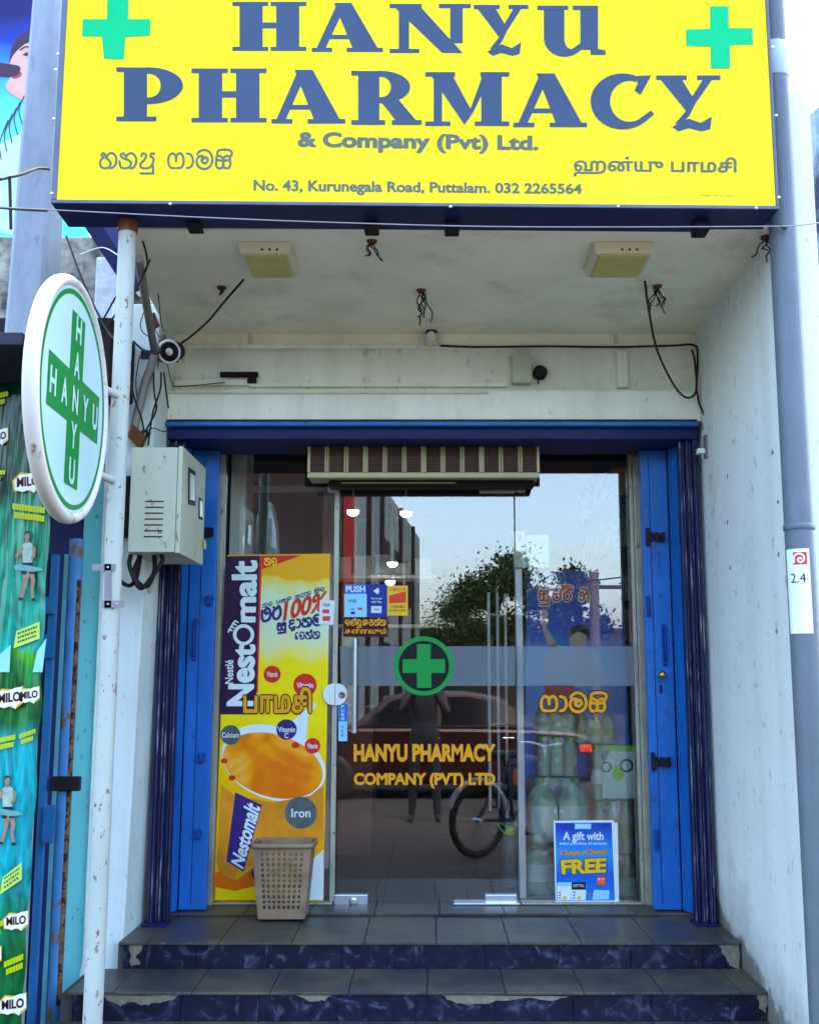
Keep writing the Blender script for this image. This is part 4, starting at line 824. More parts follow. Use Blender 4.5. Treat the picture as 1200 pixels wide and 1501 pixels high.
MB().box(cx0, cx1, 6.79, 6.82, cz1 - .03, cz1 + .01).build('top_edge', m_white, cab)
ctr = thing('counter', 'brown wooden shop counter standing in the dark behind the glass door', 'counter', (-.6, 7.4, ZF))
MB().box(-1.2, -.35, 7.3, 7.8, ZF, ZF + .9).build('body', mat('brown_counter', (0.16, 0.075, 0.045), 0.4, var=0.3, scale=4), ctr, bevel=.006); MB().box(-1.23, -.32, 7.27, 7.83, ZF + .9, ZF + .94).build('top', wood, ctr, bevel=.004)
sk = thing('stock_shelf', 'pale stock shelf with white packets along the back of the shop', 'shelf', (0, 10.4, ZF))
zsh = at(590, 843, 10.4).z
MB().box(-1.3, .1, 10.35, 10.75, zsh - .03, zsh).build('board', m_white, sk); MB().box(-1.3, .1, 10.35, 10.75, zsh - .5, zsh - .47).build('board', m_white, sk)
for i in range(7): x = -1.25 + i * .19; MB().box(x, x + .15, 10.38, 10.6, zsh + .002, zsh + random.uniform(.1, .22)).build('packet', m_lab, sk)
m_lamp = mat('lit_lamp', (1.0, 0.97, 0.88), 0.5, emit=3.0)
for i, (u, v, Y, wh) in enumerate(((517, 750, 8.2, 'left of the pair near the front'), (595, 752, 8.2, 'right of the pair near the front'), (575, 826, 9.6, 'upper of the pair at the back'), (572, 853, 10.2, 'lower of the pair at the back'))):
    c = at(u, v, Y); lp = thing('ceiling_lamp', 'small white dome lamp glowing inside the shop, ' + wh, 'lamp', c, 'lit lamps inside the shop')
    MB().lathe(c, [(.005, -.030), (.022, -.026), (.040, -.012), (.045, .006)], 16).build('dome', m_lamp, lp)
    MB().lathe(c, [(.047, .008), (.047, .03), (.01, .034)], 16).build('collar', m_white, lp); MB().tube([(c.x, c.y, c.z + .034), (c.x, c.y, 3.178)], .006, 6).build('rod', m_white, lp)

# ================================================================== YELLOW SIGNBOARD
SLc, SRc = at(75, 298, 3.775), at(1141, 307, 3.845)
sdirx = (Vector((SRc.x, SRc.y, 0)) - Vector((SLc.x, SLc.y, 0))).normalized(); snrm = Vector((sdirx.y, -sdirx.x, 0))
SPL = Plane(SLc, snrm)
sgn_ = thing('shop_signboard', 'big yellow pharmacy signboard in dark metal frame above the entrance', 'signboard', (0, 3.9, SLc.z))
m_sy = mat('sign_yellow', (0.78, 0.62, 0.0), 0.26, var=0.04, scale=1.5, spec=0.14, streak=.12, scol=(.45,.40,.12), bump=0.35, bscale=1.8); m_sg = mat('sign_grey_blue', (0.024, 0.046, 0.098), 0.3, var=0.25, scale=2.2, spec=0.3); m_sg2 = mat('sign_small_grey', (0.10, 0.115, 0.085), 0.4, var=0.08, spec=0.2); m_scr = mat('sign_cross_green', (0.0, 0.42, 0.15), 0.4, var=0.04, spec=0.1)
TOPZ = SLc.z + 1.25
def sp(u, v, h): return SPL(u, v, h)
bl, br = SPL(75, 298), SPL(1141, 307)
frz = br.z - bl.z
tl = Vector((bl.x, bl.y, TOPZ)); tr = Vector((br.x, br.y, TOPZ + frz))
DEP = .21
back = lambda p: p - snrm * DEP
MB().prism([bl, br, tr, tl], [back(bl), back(br), back(tr), back(tl)]).build('box_frame', m_navyflat, sgn_, bevel=.004)
def strip(p, q, wd, upv, name):
    p, q, upv = Vector(p), Vector(q), Vector(upv)
    return MB().prism([p + snrm * .008, q + snrm * .008, q + upv * wd + snrm * .008, p + upv * wd + snrm * .008], [p + snrm * .0005, q + snrm * .0005, q + upv * wd + snrm * .0005, p + upv * wd + snrm * .0005]).build(name, mat('sign_trim', (0.10, 0.11, 0.15), 0.4, metal=0.4, var=0.2), sgn_, bevel=.002)
strip(bl, br, .014, (0, 0, 1), 'trim'); strip(bl + Vector((0, 0, .015)), tl, .020, sdirx, 'trim'); strip(br + Vector((0, 0, .015)), tr, .010, -sdirx, 'trim')
e0, e1 = bl + sdirx * .020 + Vector((0, 0, .0145)), br - sdirx * .011 + Vector((0, 0, .0145))
e2, e3 = Vector((e1.x, e1.y, tr.z)), Vector((e0.x, e0.y, tl.z))
MB().face([p + snrm * .003 for p in (e0, e1, e2, e3)]).build('yellow_panel', m_sy, sgn_)
for u, v in ((77, 284), (80, 175), (83, 103), (86, 80), (250, 299.5), (660, 303.5), (905, 303), (1107, 305.5), (1140, 290), (1136, 170), (1131, 70)):
    c = SPL(u, v, .008); MB().lathe(c, [(.006, 0), (.005, .003), (.001, .004)], 8, snrm).build('bolt', m_steel, sgn_)
# heavy serif capitals, drawn as outlines (unit height)
def arcp(cx, cy, rx, ry, a0, a1, n=14): return [(cx + rx * math.cos(R(a0 + (a1 - a0) * i / n)), cy + ry * math.sin(R(a0 + (a1 - a0) * i / n))) for i in range(n + 1)]
def rib(a, b): return [[a[i], a[i + 1], b[i + 1], b[i]] for i in range(len(a) - 1)]
def bx(x0, x1, y0, y1): return [(x0, y0), (x1, y0), (x1, y1), (x0, y1)]
SF = .085
CAPS = {
 'H': (1.47, [bx(.14, .60, SF, 1 - SF), bx(.87, 1.33, SF, 1 - SF), bx(.60, .87, .46, .58), bx(0, .71, 0, SF), bx(.76, 1.47, 0, SF), bx(0, .71, 1 - SF, 1), bx(.76, 1.47, 1 - SF, 1)]),
 'A': (1.47, [[(.46, 1), (.82, 1), (1.36, SF), (.84, SF)], [(.10, SF), (.29, SF), (.60, .74), (.50, .93)], bx(.36, .93, .26, .35), bx(0, .42, 0, SF), bx(.72, 1.47, 0, SF)]),
 'N': (1.40, [bx(.16, .34, SF, .86), [(.10, 1 - SF), (.56, 1 - SF), (1.28, 0), (.92, 0)], bx(1.06, 1.28, .20, 1 - SF), bx(0, .52, 0, SF), bx(0, .56, 1 - SF, 1), bx(.86, 1.42, 1 - SF, 1)]),
 'Y': (1.38, [[(.10, 1 - SF), (.56, 1 - SF), (.86, .50), (.64, .34)], [(.66, .46), (.80, .42), (1.20, 1 - SF), (1.00, 1 - SF)], [(.64, .34), (.86, .50), (.72, .26), (.58, .12), (.40, .10)], [(.34, .04), (.46, .10), (.70, .20), (.96, .12), (1.20, .24), (1.16, .0), (.98, -.04), (.70, .02), (.48, -.04)], bx(0, .66, 1 - SF, 1), bx(.88, 1.38, 1 - SF, 1)]),
 'U': (1.46, [bx(.14, .58, .32, 1 - SF), bx(.92, 1.30, .10, 1 - SF), *rib(arcp(.58, .34, .44, .38, 180, 300, 12), arcp(.72, .34, .14, .22, 180, 300, 12)), [(.80, .01), (.79, .15), (.92, .24), (.92, .08)], bx(0, .66, 1 - SF, 1), bx(.76, 1.30, 1 - SF, 1), [(1.14, 0), (1.46, 0), (1.46, .09), (1.30, .12), (1.14, .10)]]),
 'P': (1.28, [bx(.14, .58, SF, 1 - .001), *rib(arcp(.62, .66, .64, .34, 90, -90, 18), arcp(.62, .66, .22, .22, 90, -90, 18)), bx(.58, .62, .32, .44), bx(.58, .62, .88, 1), bx(0, .76, 0, SF), bx(0, .14, 1 - SF, 1)]),
 'R': (1.46, [bx(.14, .58, SF, 1 - .001), *rib(arcp(.62, .70, .60, .30, 90, -90, 18), arcp(.62, .70, .20, .19, 90, -90, 18)), bx(.58, .62, .40, .51), bx(.58, .62, .89, 1), [(.62, .42), (.98, .46), (1.34, SF), (.92, SF)], bx(0, .70, 0, SF), bx(.84, 1.46, 0, SF), bx(0, .14, 1 - SF, 1)]),
 'M': (1.80, [bx(.18, .36, SF, .9), [(.14, 1 - SF), (.60, 1 - SF), (1.02, .24), (.84, .02)], [(.84, .02), (1.02, .24), (1.40, 1 - SF), (1.22, 1 - SF)], bx(1.20, 1.64, SF, 1 - SF), bx(0, .54, 0, SF), bx(1.06, 1.80, 0, SF), bx(0, .64, 1 - SF, 1), bx(1.18, 1.80, 1 - SF, 1)]),
 'C': (1.30, [*rib(arcp(.66, .50, .66, .52, 62, 312, 30), arcp(.80, .50, .40, .38, 70, 300, 30)), [(.94, .97), (1.24, .98), (1.02, .62), (.90, .70), (.96, .82)], [(1.0, .18), (1.10, .11), (1.30, .26), (1.24, .33), (1.10, .24)]]),
}
def caps(word, boxes, h):
    for ch, (u0, u1, vt, vb) in zip(word, boxes):
        wd, ps = CAPS[ch]; mb = MB()
        for i, p in enumerate(ps): poly(mb, SPL, [(u0 + x / wd * (u1 - u0), vb + (vt - vb) * y) for x, y in p], h + i * .00005)
        mb.build('letter', m_sg, sgn_)
def row(xs, v0, hgt, sl, uref): return [(a, b, v0 + ((a + b) / 2 - uref) * sl, v0 + ((a + b) / 2 - uref) * sl + hgt) for a, b in xs]
caps('HANYU', row([(341, 449), (457, 561), (571, 688), (694, 774), (787, 887)], 2.5, 72, .0130, 400), .004)
caps('PHARMACY', row([(171, 270), (281, 391), (398, 506), (515, 618), (623, 746), (752, 860), (865, 958), (961, 1055)], 98.5, 79, .0150, 220), .004)
text('lettering', SPL, '& Company (Pvt) Ltd.', [(437, 221), (788, 226), (788, 199), (437, 193)], .004, m_sg2, sgn_, .02, .024)
text('lettering', SPL, 'No. 43, Kurunegala Road, Puttalam. 032 2265564', [(372, 284), (852, 288.5), (852, 269), (372, 263)], .004, m_sg2, sgn_, .02, .012)
sinhala('lettering', SPL, [['ha', 'na', 'ya', 'u'], ['fa', 'aa', 'ma', 'sa', 'i']], (147, 219, 340, 254), .004, m_sg2, sgn_, .15)
text('lettering', SPL, 'ஹன்யு பாமசி', [(841, 258), (1078, 260), (1078, 231), (841, 228)], .004, m_sg2, sgn_, .0, .022)
text('printer_mark', SPL, 'Signs & Printers', [(1028, 288), (1078, 289), (1078, 285.5), (1028, 284.5)], .004, m_sg2, sgn_, .0)
for pts in ([(121, 53), (150, 53), (153, 86), (182, 87), (184, 54), (220, 52), (221, 28), (188, 28), (189, -6), (158, -6), (157, 28), (122, 28)], [(1005, 67), (1041, 68), (1041, 100), (1069, 100), (1069, 66), (1103, 65), (1102, 41), (1067, 41), (1067, 9), (1040, 9), (1040, 42), (1005, 43)]):
    pprint_('green_cross', SPL, pts, .0045, m_scr, sgn_)
# small iron brackets under the box
for u, v in ((288, 337), (545, 340), (662, 341), (1023, 343)):
    c = at(u, v - 6, 4.0); MB().box(c.x - .028, c.x + .028, 3.92, 4.012, c.z - .028, SLc.z + .004 - .005).build('bracket', mat('bracket_iron', (0.015, 0.008, 0.012), 0.7), sgn_, bevel=.006)
cable([at(0, 303, 3.70), at(100, 308, 3.74), at(300, 318, 3.78), at(480, 325, 3.80), at(700, 331, 3.82), at(900, 332, 3.84), at(1120, 331, 3.85), at(1165, 330, 3.86), at(1215, 324, 3.9)], .0022, mat('grey_wire', (0.28, 0.28, 0.30), 0.5), 'thin grey wire strung along the lower edge of the yellow signboard')

# ================================================================== ROUND PROJECTING SIGN AND ITS POLE
pb, ptp = at(133, 1480, 3.92), at(190, 345, 3.92)
px = (pb.x + ptp.x) / 2
pole = thing('sign_pole', 'white rust-spotted steel pole holding the round green cross sign', 'pole', (px, 3.92, .12))
MB().tube([(px, 3.92, .12), (px, 3.92, 1.2), (px, 3.92, 2.2), (px, 3.92, SLc.z - .002)], .033, 20).build('tube', m_pole, pole)
MB().lathe((px, 3.92, SLc.z - .05), [(.036, 0), (.038, .04), (.034, .049)], 14).build('rusty_collar', m_rust, pole)
kk = lambda u, v: Vector((at(u, v, 3.88).x, 3.882, at(u, v, 3.88).z))
m_zinc = mat('zinc_strap', (0.22, 0.22, 0.24), 0.4, metal=0.6)
for a, b in (((140, 831), (164, 831)), ((158, 831), (158, 885)), ((153, 885), (176, 885))):
    A, B = kk(*a), kk(*b); d = (B - A); wv = Vector((0, 0, .012)) if abs(d.x) > abs(d.z) else Vector((.012, 0, 0))
    MB().obox((A + B) / 2, d / 2 + d.normalized() * .012, (0, .0025, 0), wv).build('strap', m_zinc, pole)
for u, v in ((158, 831), (158, 885), (171, 885)): MB().lathe(kk(u, v) - Vector((0, .0025, 0)), [(.005, 0), (.003, .003)], 8, (0, -1, 0)).build('rivet', m_steel, pole)
cl, cr = at(42, 583, 3.07), at(150, 588, 3.85); rad = .405
cc = Vector(((cl.x + cr.x) / 2, (cl.y + cr.y) / 2, at(95, 586, 3.46).z))
rd = Vector((cr.x - cl.x, cr.y - cl.y, 0)).normalized()
RF = Frame(cc, rd, (0, 0, 1))
rs = thing('round_sign', 'round white sign with green cross projecting from the white pole', 'sign', cc)
tor = MB(); vs = []; fs = []; NT, NS = 64, 12
for i in range(NT):
    a = 2 * math.pi * i / NT; e = RF.r * math.cos(a) + RF.t * math.sin(a)
    for j in range(NS):
        b = 2 * math.pi * j / NS; vs.append(cc + e * (rad - .020 + .020 * math.cos(b)) + RF.n * .026 * math.sin(b))
for i in range(NT):
    for j in range(NS): fs.append((i * NS + j, ((i + 1) % NT) * NS + j, ((i + 1) % NT) * NS + (j + 1) % NS, i * NS + (j + 1) % NS))
tor.mesh(vs, fs, True); tor.build('rim', mat('white_rim_paint', (0.60, 0.56, 0.50), 0.45, var=0.06, dirt=0.9, dcol=(0.12, 0.05, 0.02), dscale=9, dlo=0.58, dhi=0.66), rs)
m_face = mat('sign_face_white', (0.42, 0.62, 0.60), 0.3, var=0.02, coat=0.2)
for sg in (1, -1):
    fr_ = RF if sg > 0 else Frame(cc, -rd, (0, 0, 1))
    disc = MB().face([fr_(p[0], p[1], .016) for p in [(x, -y) for x, y in circ(0, 0, rad - .03, n=64)]]).build('face', m_face, rs)
    D2 = lambda x, y, h: fr_(x, -y, h)
    ring(MB(), D2, 0, 0, rad * .845, rad * .885, .0175, 72).build('green_ring', m_green, rs)
    a_, w_ = .285, .072
    cr_ = poly(MB(), D2, [(-w_, -a_), (w_, -a_), (w_, -w_ - .012), (a_, -w_ - .012), (a_, w_ + .012), (w_, w_ + .012), (w_, a_), (-w_, a_), (-w_, w_ + .012), (-a_, w_ + .012), (-a_, -w_ - .012), (-w_, -w_ - .012)], .0178).build('cross', m_green, rs)
    for i, ch in enumerate('HANYU'):
        o_ = (i - 2) * .118; hw = .030
        text('lettering', D2, ch, rect(o_ - hw, -.042, o_ + hw, .042), .0186, m_face, rs, .02, .012)
        if i != 2: text('lettering', D2, ch, rect(-hw, o_ - .042, hw, o_ + .042), .0188, m_face, rs, .02, .012)
for v in (580, 705):
    z = at(168, v, 3.9).z; a_ = cc + rd * math.sqrt(max(0, (rad - .02) ** 2 - (z - cc.z) ** 2)); MB().tube([(a_.x, a_.y, z + .012), (px, 3.90, z)], .014, 10).build('stub', m_pole, rs)

# ================================================================== LEFT SIDE: post, billboard, neighbour shop
q0, q1 = at(4, 482, 4.35), at(62, 482, 4.35); t0_, t1_ = at(45, 0, 4.35), at(86, 0, 4.35)
post = MB()
def pring(xa, xb, z, y0=4.35, dd=.20):
    c = .018; return [(xa + c, y0, z), (xb - c, y0, z), (xb, y0 + c, z), (xb, y0 + dd - c, z), (xb - c, y0 + dd, z), (xa + c, y0 + dd, z), (xa, y0 + dd - c, z), (xa, y0 + c, z)]
sl_a, sl_b = (t0_.x - q0.x) / (t0_.z - q0.z), (t1_.x - q1.x) / (t1_.z - q1.z)
z0_, z1_ = 0, 7.0
post.prism(pring(q0.x + (z0_ - q0.z) * sl_a, q1.x + (z0_ - q0.z) * sl_b, z0_), pring(q0.x + (z1_ - q0.z) * sl_a, q1.x + (z1_ - q0.z) * sl_b, z1_))
tag(post.build('concrete_post', m_conc, None, bevel=.004), 'pale square concrete utility post at the left edge of the signboard', 'post')
# billboard behind the post
LBY = 5.6; LB = YP(LBY)
bb = thing('billboard', 'blue billboard showing a singer at a microphone at the top left', 'billboard', (at(20, 330, LBY).x, LBY, 0))
m_bbk = grad_mat('billboard_blue', [(0, (.10, .78, .85)), (.35, (.16, .85, .85)), (.62, (.05, .35, .80)), (.8, (.01, .03, .30)), (1, (.005, .006, .10))], 2, LB(20, 330).z, LB(20, 0).z)
qq = [(-160, 345), (130, 345), (130, -60), (-160, -60)]
MB().prism([LB(u, v) for u, v in qq], [LB(u, v, -.05) for u, v in qq]).build('printed_board', m_bbk, bb)
m_sk2 = mat('billboard_skin', (0.62, 0.36, 0.30), 0.4, var=0.15, scale=8); m_hr2 = mat('billboard_hair', (0.05, 0.02, 0.05), 0.4)
pprint_('printed_hair', LB, smoothp([(12, 110), (20, 62), (48, 42), (70, 60), (70, 140), (40, 140), (40, 90), (24, 80)]), .002, m_hr2, bb)
pprint_('printed_face', LB, smoothp([(20, 80), (42, 62), (62, 70), (62, 150), (30, 145), (8, 128), (16, 112), (12, 102)]), .003, m_sk2, bb)
pprint_('printed_microphone', LB, smoothp([(-8, 92), (18, 94), (30, 98), (26, 110), (10, 112), (-8, 108)]), .004, m_hr2, bb)
pprint_('printed_eye', LB, [(33, 80), (39, 76), (46, 78), (40, 82)], .004, m_hr2, bb); stroke(MB(), LB, [(30, 73), (38, 68), (47, 70)], 2.2, .0042).build('printed_brow', m_hr2, bb)
pprint_('printed_lips', LB, smoothp([(15, 107), (22, 103), (32, 106), (30, 112), (20, 115)]), .0036, mat('billboard_lips', (0.40, 0.05, 0.08), 0.4), bb); pprint_('printed_shoulder', LB, smoothp([(-20, 330), (-10, 230), (12, 205), (60, 196), (70, 330)]), .0025, mat('billboard_shirt', (0.45, 0.66, 0.60), 0.4, var=0.3, scale=5), bb)
for i in range(5): stroke(MB(), LB, [(36 - i * 6, 140 + i * 9), (28 - i * 7, 160 + i * 12), (34 - i * 8, 185 + i * 12)], 1.6, .004).build('printed_hair_strand', m_hr2, bb)
# stained neighbour wall behind
nbw = thing('neighbour_building', 'stained grey neighbouring building behind the concrete post on the left', 'building', (-2.4, 6, 0))
MB().box(-6, at(244, 450, 5.45).x - .13, 5.45, 6.2, 0, at(60, 346, 5.45).z).build('wall', m_stain, nbw, bevel=.01)
MB().box(at(147, 400, 5.30).x, at(182, 400, 5.30).x, 5.22, 5.448, at(160, 484, 5.3).z, at(160, 384, 5.3).z).build('plaster_block', mat('chalky_plaster', (0.55, 0.58, 0.60), 0.9, var=0.25, scale=14, bump=0.4), nbw, bevel=.01)
MB().obox(at(160, 350, 5.0), (.10, .18, -.16), (.03, .02, .02), (0, .03, .05)).build('roof_beam', m_navyflat, nbw)
MB().box(-6, at(205, 540, 5.1).x, 4.62, 5.44, at(100, 600, 5.1).z, at(100, 512, 5.1).z).build('canopy', mat('dark_canopy', (0.018, 0.010, 0.012), 0.7), nbw, bevel=.01)
MB().box(-6, at(33, 490, 3.7).x, 3.70, 4.34, at(20, 505, 3.7).z, at(20, 486, 3.7).z).build('awning_edge', mat('dark_awning', (0.02, 0.02, 0.035), 0.5), nbw, bevel=.004)
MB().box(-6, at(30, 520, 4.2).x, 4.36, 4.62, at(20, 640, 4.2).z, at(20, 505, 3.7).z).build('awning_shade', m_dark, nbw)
MB().box(at(110, 1100, 5.05).x, PLX - .003, 5.02, 5.44, 0, at(120, 600, 5.15).z).build('aqua_wall', m_cyan, nbw)
MB().box(-6, at(104, 1100, 5.2).x, 5.22, 5.44, 0, at(60, 560, 5.2).z).build('shutter_void', m_navyflat, nbw)
tag(MB().tube([(at(131, 1030, 5.0).x, 5.06, at(131, 1320, 5.06).z), (at(131, 1030, 5.0).x, 5.06, at(131, 860, 5.0).z)], .016, 10).build('conduit_pipe', m_white), 'slim white conduit running up the aqua wall behind the pole', 'pipe')
cable([at(118, 1440, 5.04), at(126, 1400, 5.0), at(130, 1330, 5.0), at(130, 1290, 5.04)], .012, m_white, 'white pipe offset bending to the ground behind the pole', 'conduit_pipe', cat='pipe')
# rusty blue gate post, gate rails
m_rustblue = mat('rusty_blue_paint', (0.06, 0.22, 0.46), 0.5, var=0.2, scale=6, dirt=1.0, dcol=(0.17, 0.09, 0.035), dscale=13, dlo=0.55, dhi=0.62, bump=0.25, bscale=30, stretch=(1, 1, .5))
bp0 = at(101, 1029, 4.75).x
rp_ = thing('gate_post', 'rusty blue round gate post left of the white sign pole', 'post', (bp0, 4.75, 0.12))
MB().tube([(bp0, 4.75, .12), (bp0, 4.75, .9), (bp0, 4.75, at(112, 790, 4.75).z)], .031, 16).build('tube', m_rustblue, rp_)
MB().tube([(bp0 + .022, 4.735, .25), (bp0 + .022, 4.735, 1.1), (bp0 + .022, 4.735, at(112, 850, 4.75).z)], .012, 8).build('rust_streak_edge', mat('flaking_rust', (0.22, 0.12, 0.04), 0.9, var=0.6, scale=30, bump=0.6, bscale=50, dirt=1.0, dcol=(0.03, 0.015, 0.01), dscale=22, dlo=.5, dhi=.56), rp_)
a = at(113, 1148, 4.72); MB().box(a.x - .10, a.x + .02, 4.69, 4.72, a.z - .03, a.z + .03).build('latch', m_black, rp_, bevel=.006)
gt = thing('steel_gate', 'dark blue steel gate with vertical rails beside the green banner', 'gate', (at(75, 1029, 4.7).x, 4.7, .12))
gy = 4.85
for u0, u1, m_, y in ((63.5, 74, mat('gate_blue', (0.02, 0.14, 0.33), 0.45, var=0.2), 4.70), (83, 92.5, mat('gate_teal', (0.10, 0.36, 0.42), 0.5, var=0.2), 4.86), (56, 62, mat('gate_navy', (0.006, 0.008, 0.05), 0.6), 4.82)):
    MB().box(at(u0, 1029, y).x, at(u1, 1029, y).x, y, y + .03, .12, at(80, 812, y).z).build('rail', m_, gt, bevel=.003)
for v0, v1 in ((930, 965), (1180, 1235), (875, 900)):
    a, b = at(66, v0, 4.69), at(80, v1, 4.69); MB().box(a.x, b.x, 4.67, 4.70, b.z, a.z).build('hinge_plate', MATS['gate_blue'], gt, bevel=.004)
a, b = at(70, 1140, 4.7), at(95, 1160, 4.7); MB().box(a.x, b.x, 4.735, 4.75, b.z, a.z).build('crossbar', m_black, gt)
# green printed plastic banner, two hanging strips
BNY = 4.05; BN = YP(BNY)
bn = thing('plastic_banner', 'glossy green plastic banner printed with malt drink logos hanging at the far left', 'banner', (at(20, 1200, BNY).x, BNY, .15))
m_bg = grad_mat('banner_green', [(0, (.0, .13, .03)), (.10, (.0, .16, .03)), (.17, (.0, .30, .16)), (.22, (.0, .36, .40)), (.42, (.0, .38, .40)), (.47, (.0, .16, .03)), (.53, (.0, .22, .03)), (.555, (.06, .42, .0)), (.56, (.0, .46, .40)), (.60, (.0, .34, .22)), (.76, (.0, .28, .14)), (.82, (.0, .07, .02)), (1, (.0, .035, .012))], 2, BN(20, 1500).z, BN(20, 560).z, rough=.22)  # top stops darkened: the awning's shade is put into the banner colour
def banner_print(m):
    n = m.node_tree.nodes; l = m.node_tree.links; b = n['Principled BSDF']; src = b.inputs['Base Color'].links[0].from_socket
    tc = n.new('ShaderNodeTexCoord'); mp = n.new('ShaderNodeMapping'); mp.inputs['Scale'].default_value = (1, 1, .3); l.new(tc.outputs['Object'], mp.inputs[0])
    nz = n.new('ShaderNodeTexNoise'); nz.inputs['Scale'].default_value = 16; nz.inputs['Detail'].default_value = 6; nz.inputs['Distortion'].default_value = 1.2; l.new(mp.outputs[0], nz.inputs['Vector'])
    r = n.new('ShaderNodeMapRange'); r.inputs[1].default_value = .35; r.inputs[2].default_value = .68; r.inputs[3].default_value = .35; r.inputs[4].default_value = 1.15; l.new(nz.outputs[0], r.inputs[0])
    mx = n.new('ShaderNodeMixRGB'); mx.blend_type = 'MULTIPLY'; mx.inputs[0].default_value = 1; l.new(src, mx.inputs[1]); l.new(r.outputs[0], mx.inputs[2]); l.new(mx.outputs[0], b.inputs['Base Color'])
    wv = n.new('ShaderNodeTexNoise'); wv.inputs['Scale'].default_value = 9; m3 = n.new('ShaderNodeMapping'); m3.inputs['Scale'].default_value = (3, 1, .25); l.new(tc.outputs['Object'], m3.inputs[0]); l.new(m3.outputs[0], wv.inputs['Vector'])
    bp = n.new('ShaderNodeBump'); bp.inputs['Strength'].default_value = .8; bp.inputs['Distance'].default_value = .02; l.new(wv.outputs[0], bp.inputs['Height']); l.new(bp.outputs[0], b.inputs['Normal']); b.inputs['Specular IOR Level'].default_value = .4
banner_print(m_bg)
def sheetpt(u, v, k=0): return BN(u, v, .006 * math.sin(u * .23 + v * .004) + .004 * math.sin(v * .021 + u * .1) + k)
mb = MB(); nu, nv = 16, 50; vs = []
for j in range(nv + 1):
    v = 560 + (1530 - 560) * j / nv; ue = 84 - (v - 560) * .0545 + 1.6 * math.sin(v * .05) + (2 if 1015 < v < 1050 else 0)
    for i in range(nu + 1): vs.append(sheetpt(-170 + (ue + 170) * i / nu, v))
mb.mesh(vs, [(j * (nu + 1) + i, j * (nu + 1) + i + 1, (j + 1) * (nu + 1) + i + 1, (j + 1) * (nu + 1) + i) for j in range(nv) for i in range(nu)], True)
mb.build('sheet', m_bg, bn, solid=.0015)
m_ml = mat('banner_logo_white', (0.72, 0.74, 0.66), 0.35); m_mt = mat('banner_logo_brown', (0.05, 0.006, 0.004), 0.4); m_yl = mat('banner_yellow', (0.42, 0.50, 0.0), 0.35, var=0.1); m_mo = mat('banner_gold', (0.62, 0.36, 0.02), 0.35); m_fig = mat('banner_figure', (0.12, 0.34, 0.28), 0.4, var=0.3, scale=30); m_fd = mat('banner_ink', (0.01, 0.02, 0.05), 0.4); m_cy = mat('banner_white_aqua', (0.25, 0.58, 0.58), 0.35, var=0.1)
BH = .014
def logo(cx, cy, s, rot=-.12):
    def q(x, y): return (cx + s * (x * 1.0 + y * 0), cy + s * (y + x * rot))
    pprint_('logo_rim', BN, [q(-.62 + .04, .36), q(-.66, -.1), q(-.3, -.42), q(.3, -.30), q(.62, -.44), q(.62, .3), q(.3, .52), q(0, .40)], BH - .0006, m_mo, bn)
    pprint_('logo_cloud', BN, [q(-.52, .30), q(-.58, -.08), q(-.3, -.34), q(0, -.28), q(.26, -.38), q(.58, -.40), q(.60, .22), q(.36, .36), q(.28, .54), q(.10, .36), q(-.2, .44)], BH, m_ml, bn)
    text('lettering', BN, 'MILO', [q(-.44, .20), q(.50, .20), q(.50, -.20), q(-.44, -.20)], BH + .0008, m_mt, bn, .02, .02)
for cx, cy, s in ((-2, 640, 26), (42, 706, 34), (15, 1022, 34), (44, 1018, 26), (25, 1348, 30), (20, 1470, 34), (-14, 1400, 30), (12, 1240, 0)):
    if s: logo(cx, cy, s)
def ytxt(u0, v0, u1, v1, dv):
    rng = random.Random(int(u0 * 31 + v0)); mb = MB(); k = 0
    for r_ in range(2):
        u = u0 + r_ * 3
        while u < u1 - r_ * 3:
            w_ = rng.uniform(2.2, 4.2); t = (u - u0) / (u1 - u0); v = v0 + (v1 - v0) * .56 * r_ + dv * t
            hh = (v1 - v0) * .40; poly(mb, BN, [(u, v + hh), (u + w_, v + hh + dv * .06), (u + w_, v + dv * .06), (u, v)], BH); u += w_ + .5
    mb.build('slogan', m_yl, bn)
ytxt(-6, 578, 12, 596, -4); ytxt(20, 738, 66, 760, 6); ytxt(-6, 690, 6, 705, 0); ytxt(30, 1076, 52, 1092, -8); ytxt(-4, 1082, 24, 1100, -6); ytxt(8, 1408, 36, 1430, -12); ytxt(-6, 1352, 4, 1372, -4)
for u0, v0, u1, v1, dv in ((22, 925, 60, 950, -14), (2, 1285, 34, 1310, -22)):
    pprint_('price_strip', BN, [(u0, v1), (u1, v1 + dv), (u1, v0 + dv), (u0 + 4, v0)], BH - .0004, mat('banner_lime', (0.45, 0.62, 0.10), 0.35, var=0.15), bn)
    mb = MB(); rng = random.Random(int(v0))
    for r_ in range(3):
        u = u0 + 6
        while u < u1 - 5:
            w_ = rng.uniform(1.5, 3.2); vv = v0 + 4 + r_ * (v1 - v0 - 4) * .3 + dv * (u - u0) / (u1 - u0); poly(mb, BN, [(u, vv + 3), (u + w_, vv + 3), (u + w_, vv), (u, vv)], BH + .0004); u += w_ + 1
    mb.build('strip_lettering', mat('banner_dark_green', (0.0, 0.10, 0.04), 0.4), bn)
m_bsk1 = mat('banner_skin', (0.30, 0.20, 0.12), 0.4, var=0.3, scale=40); m_bsh = mat('banner_shirt', (0.30, 0.42, 0.34), 0.4, var=0.3, scale=30)
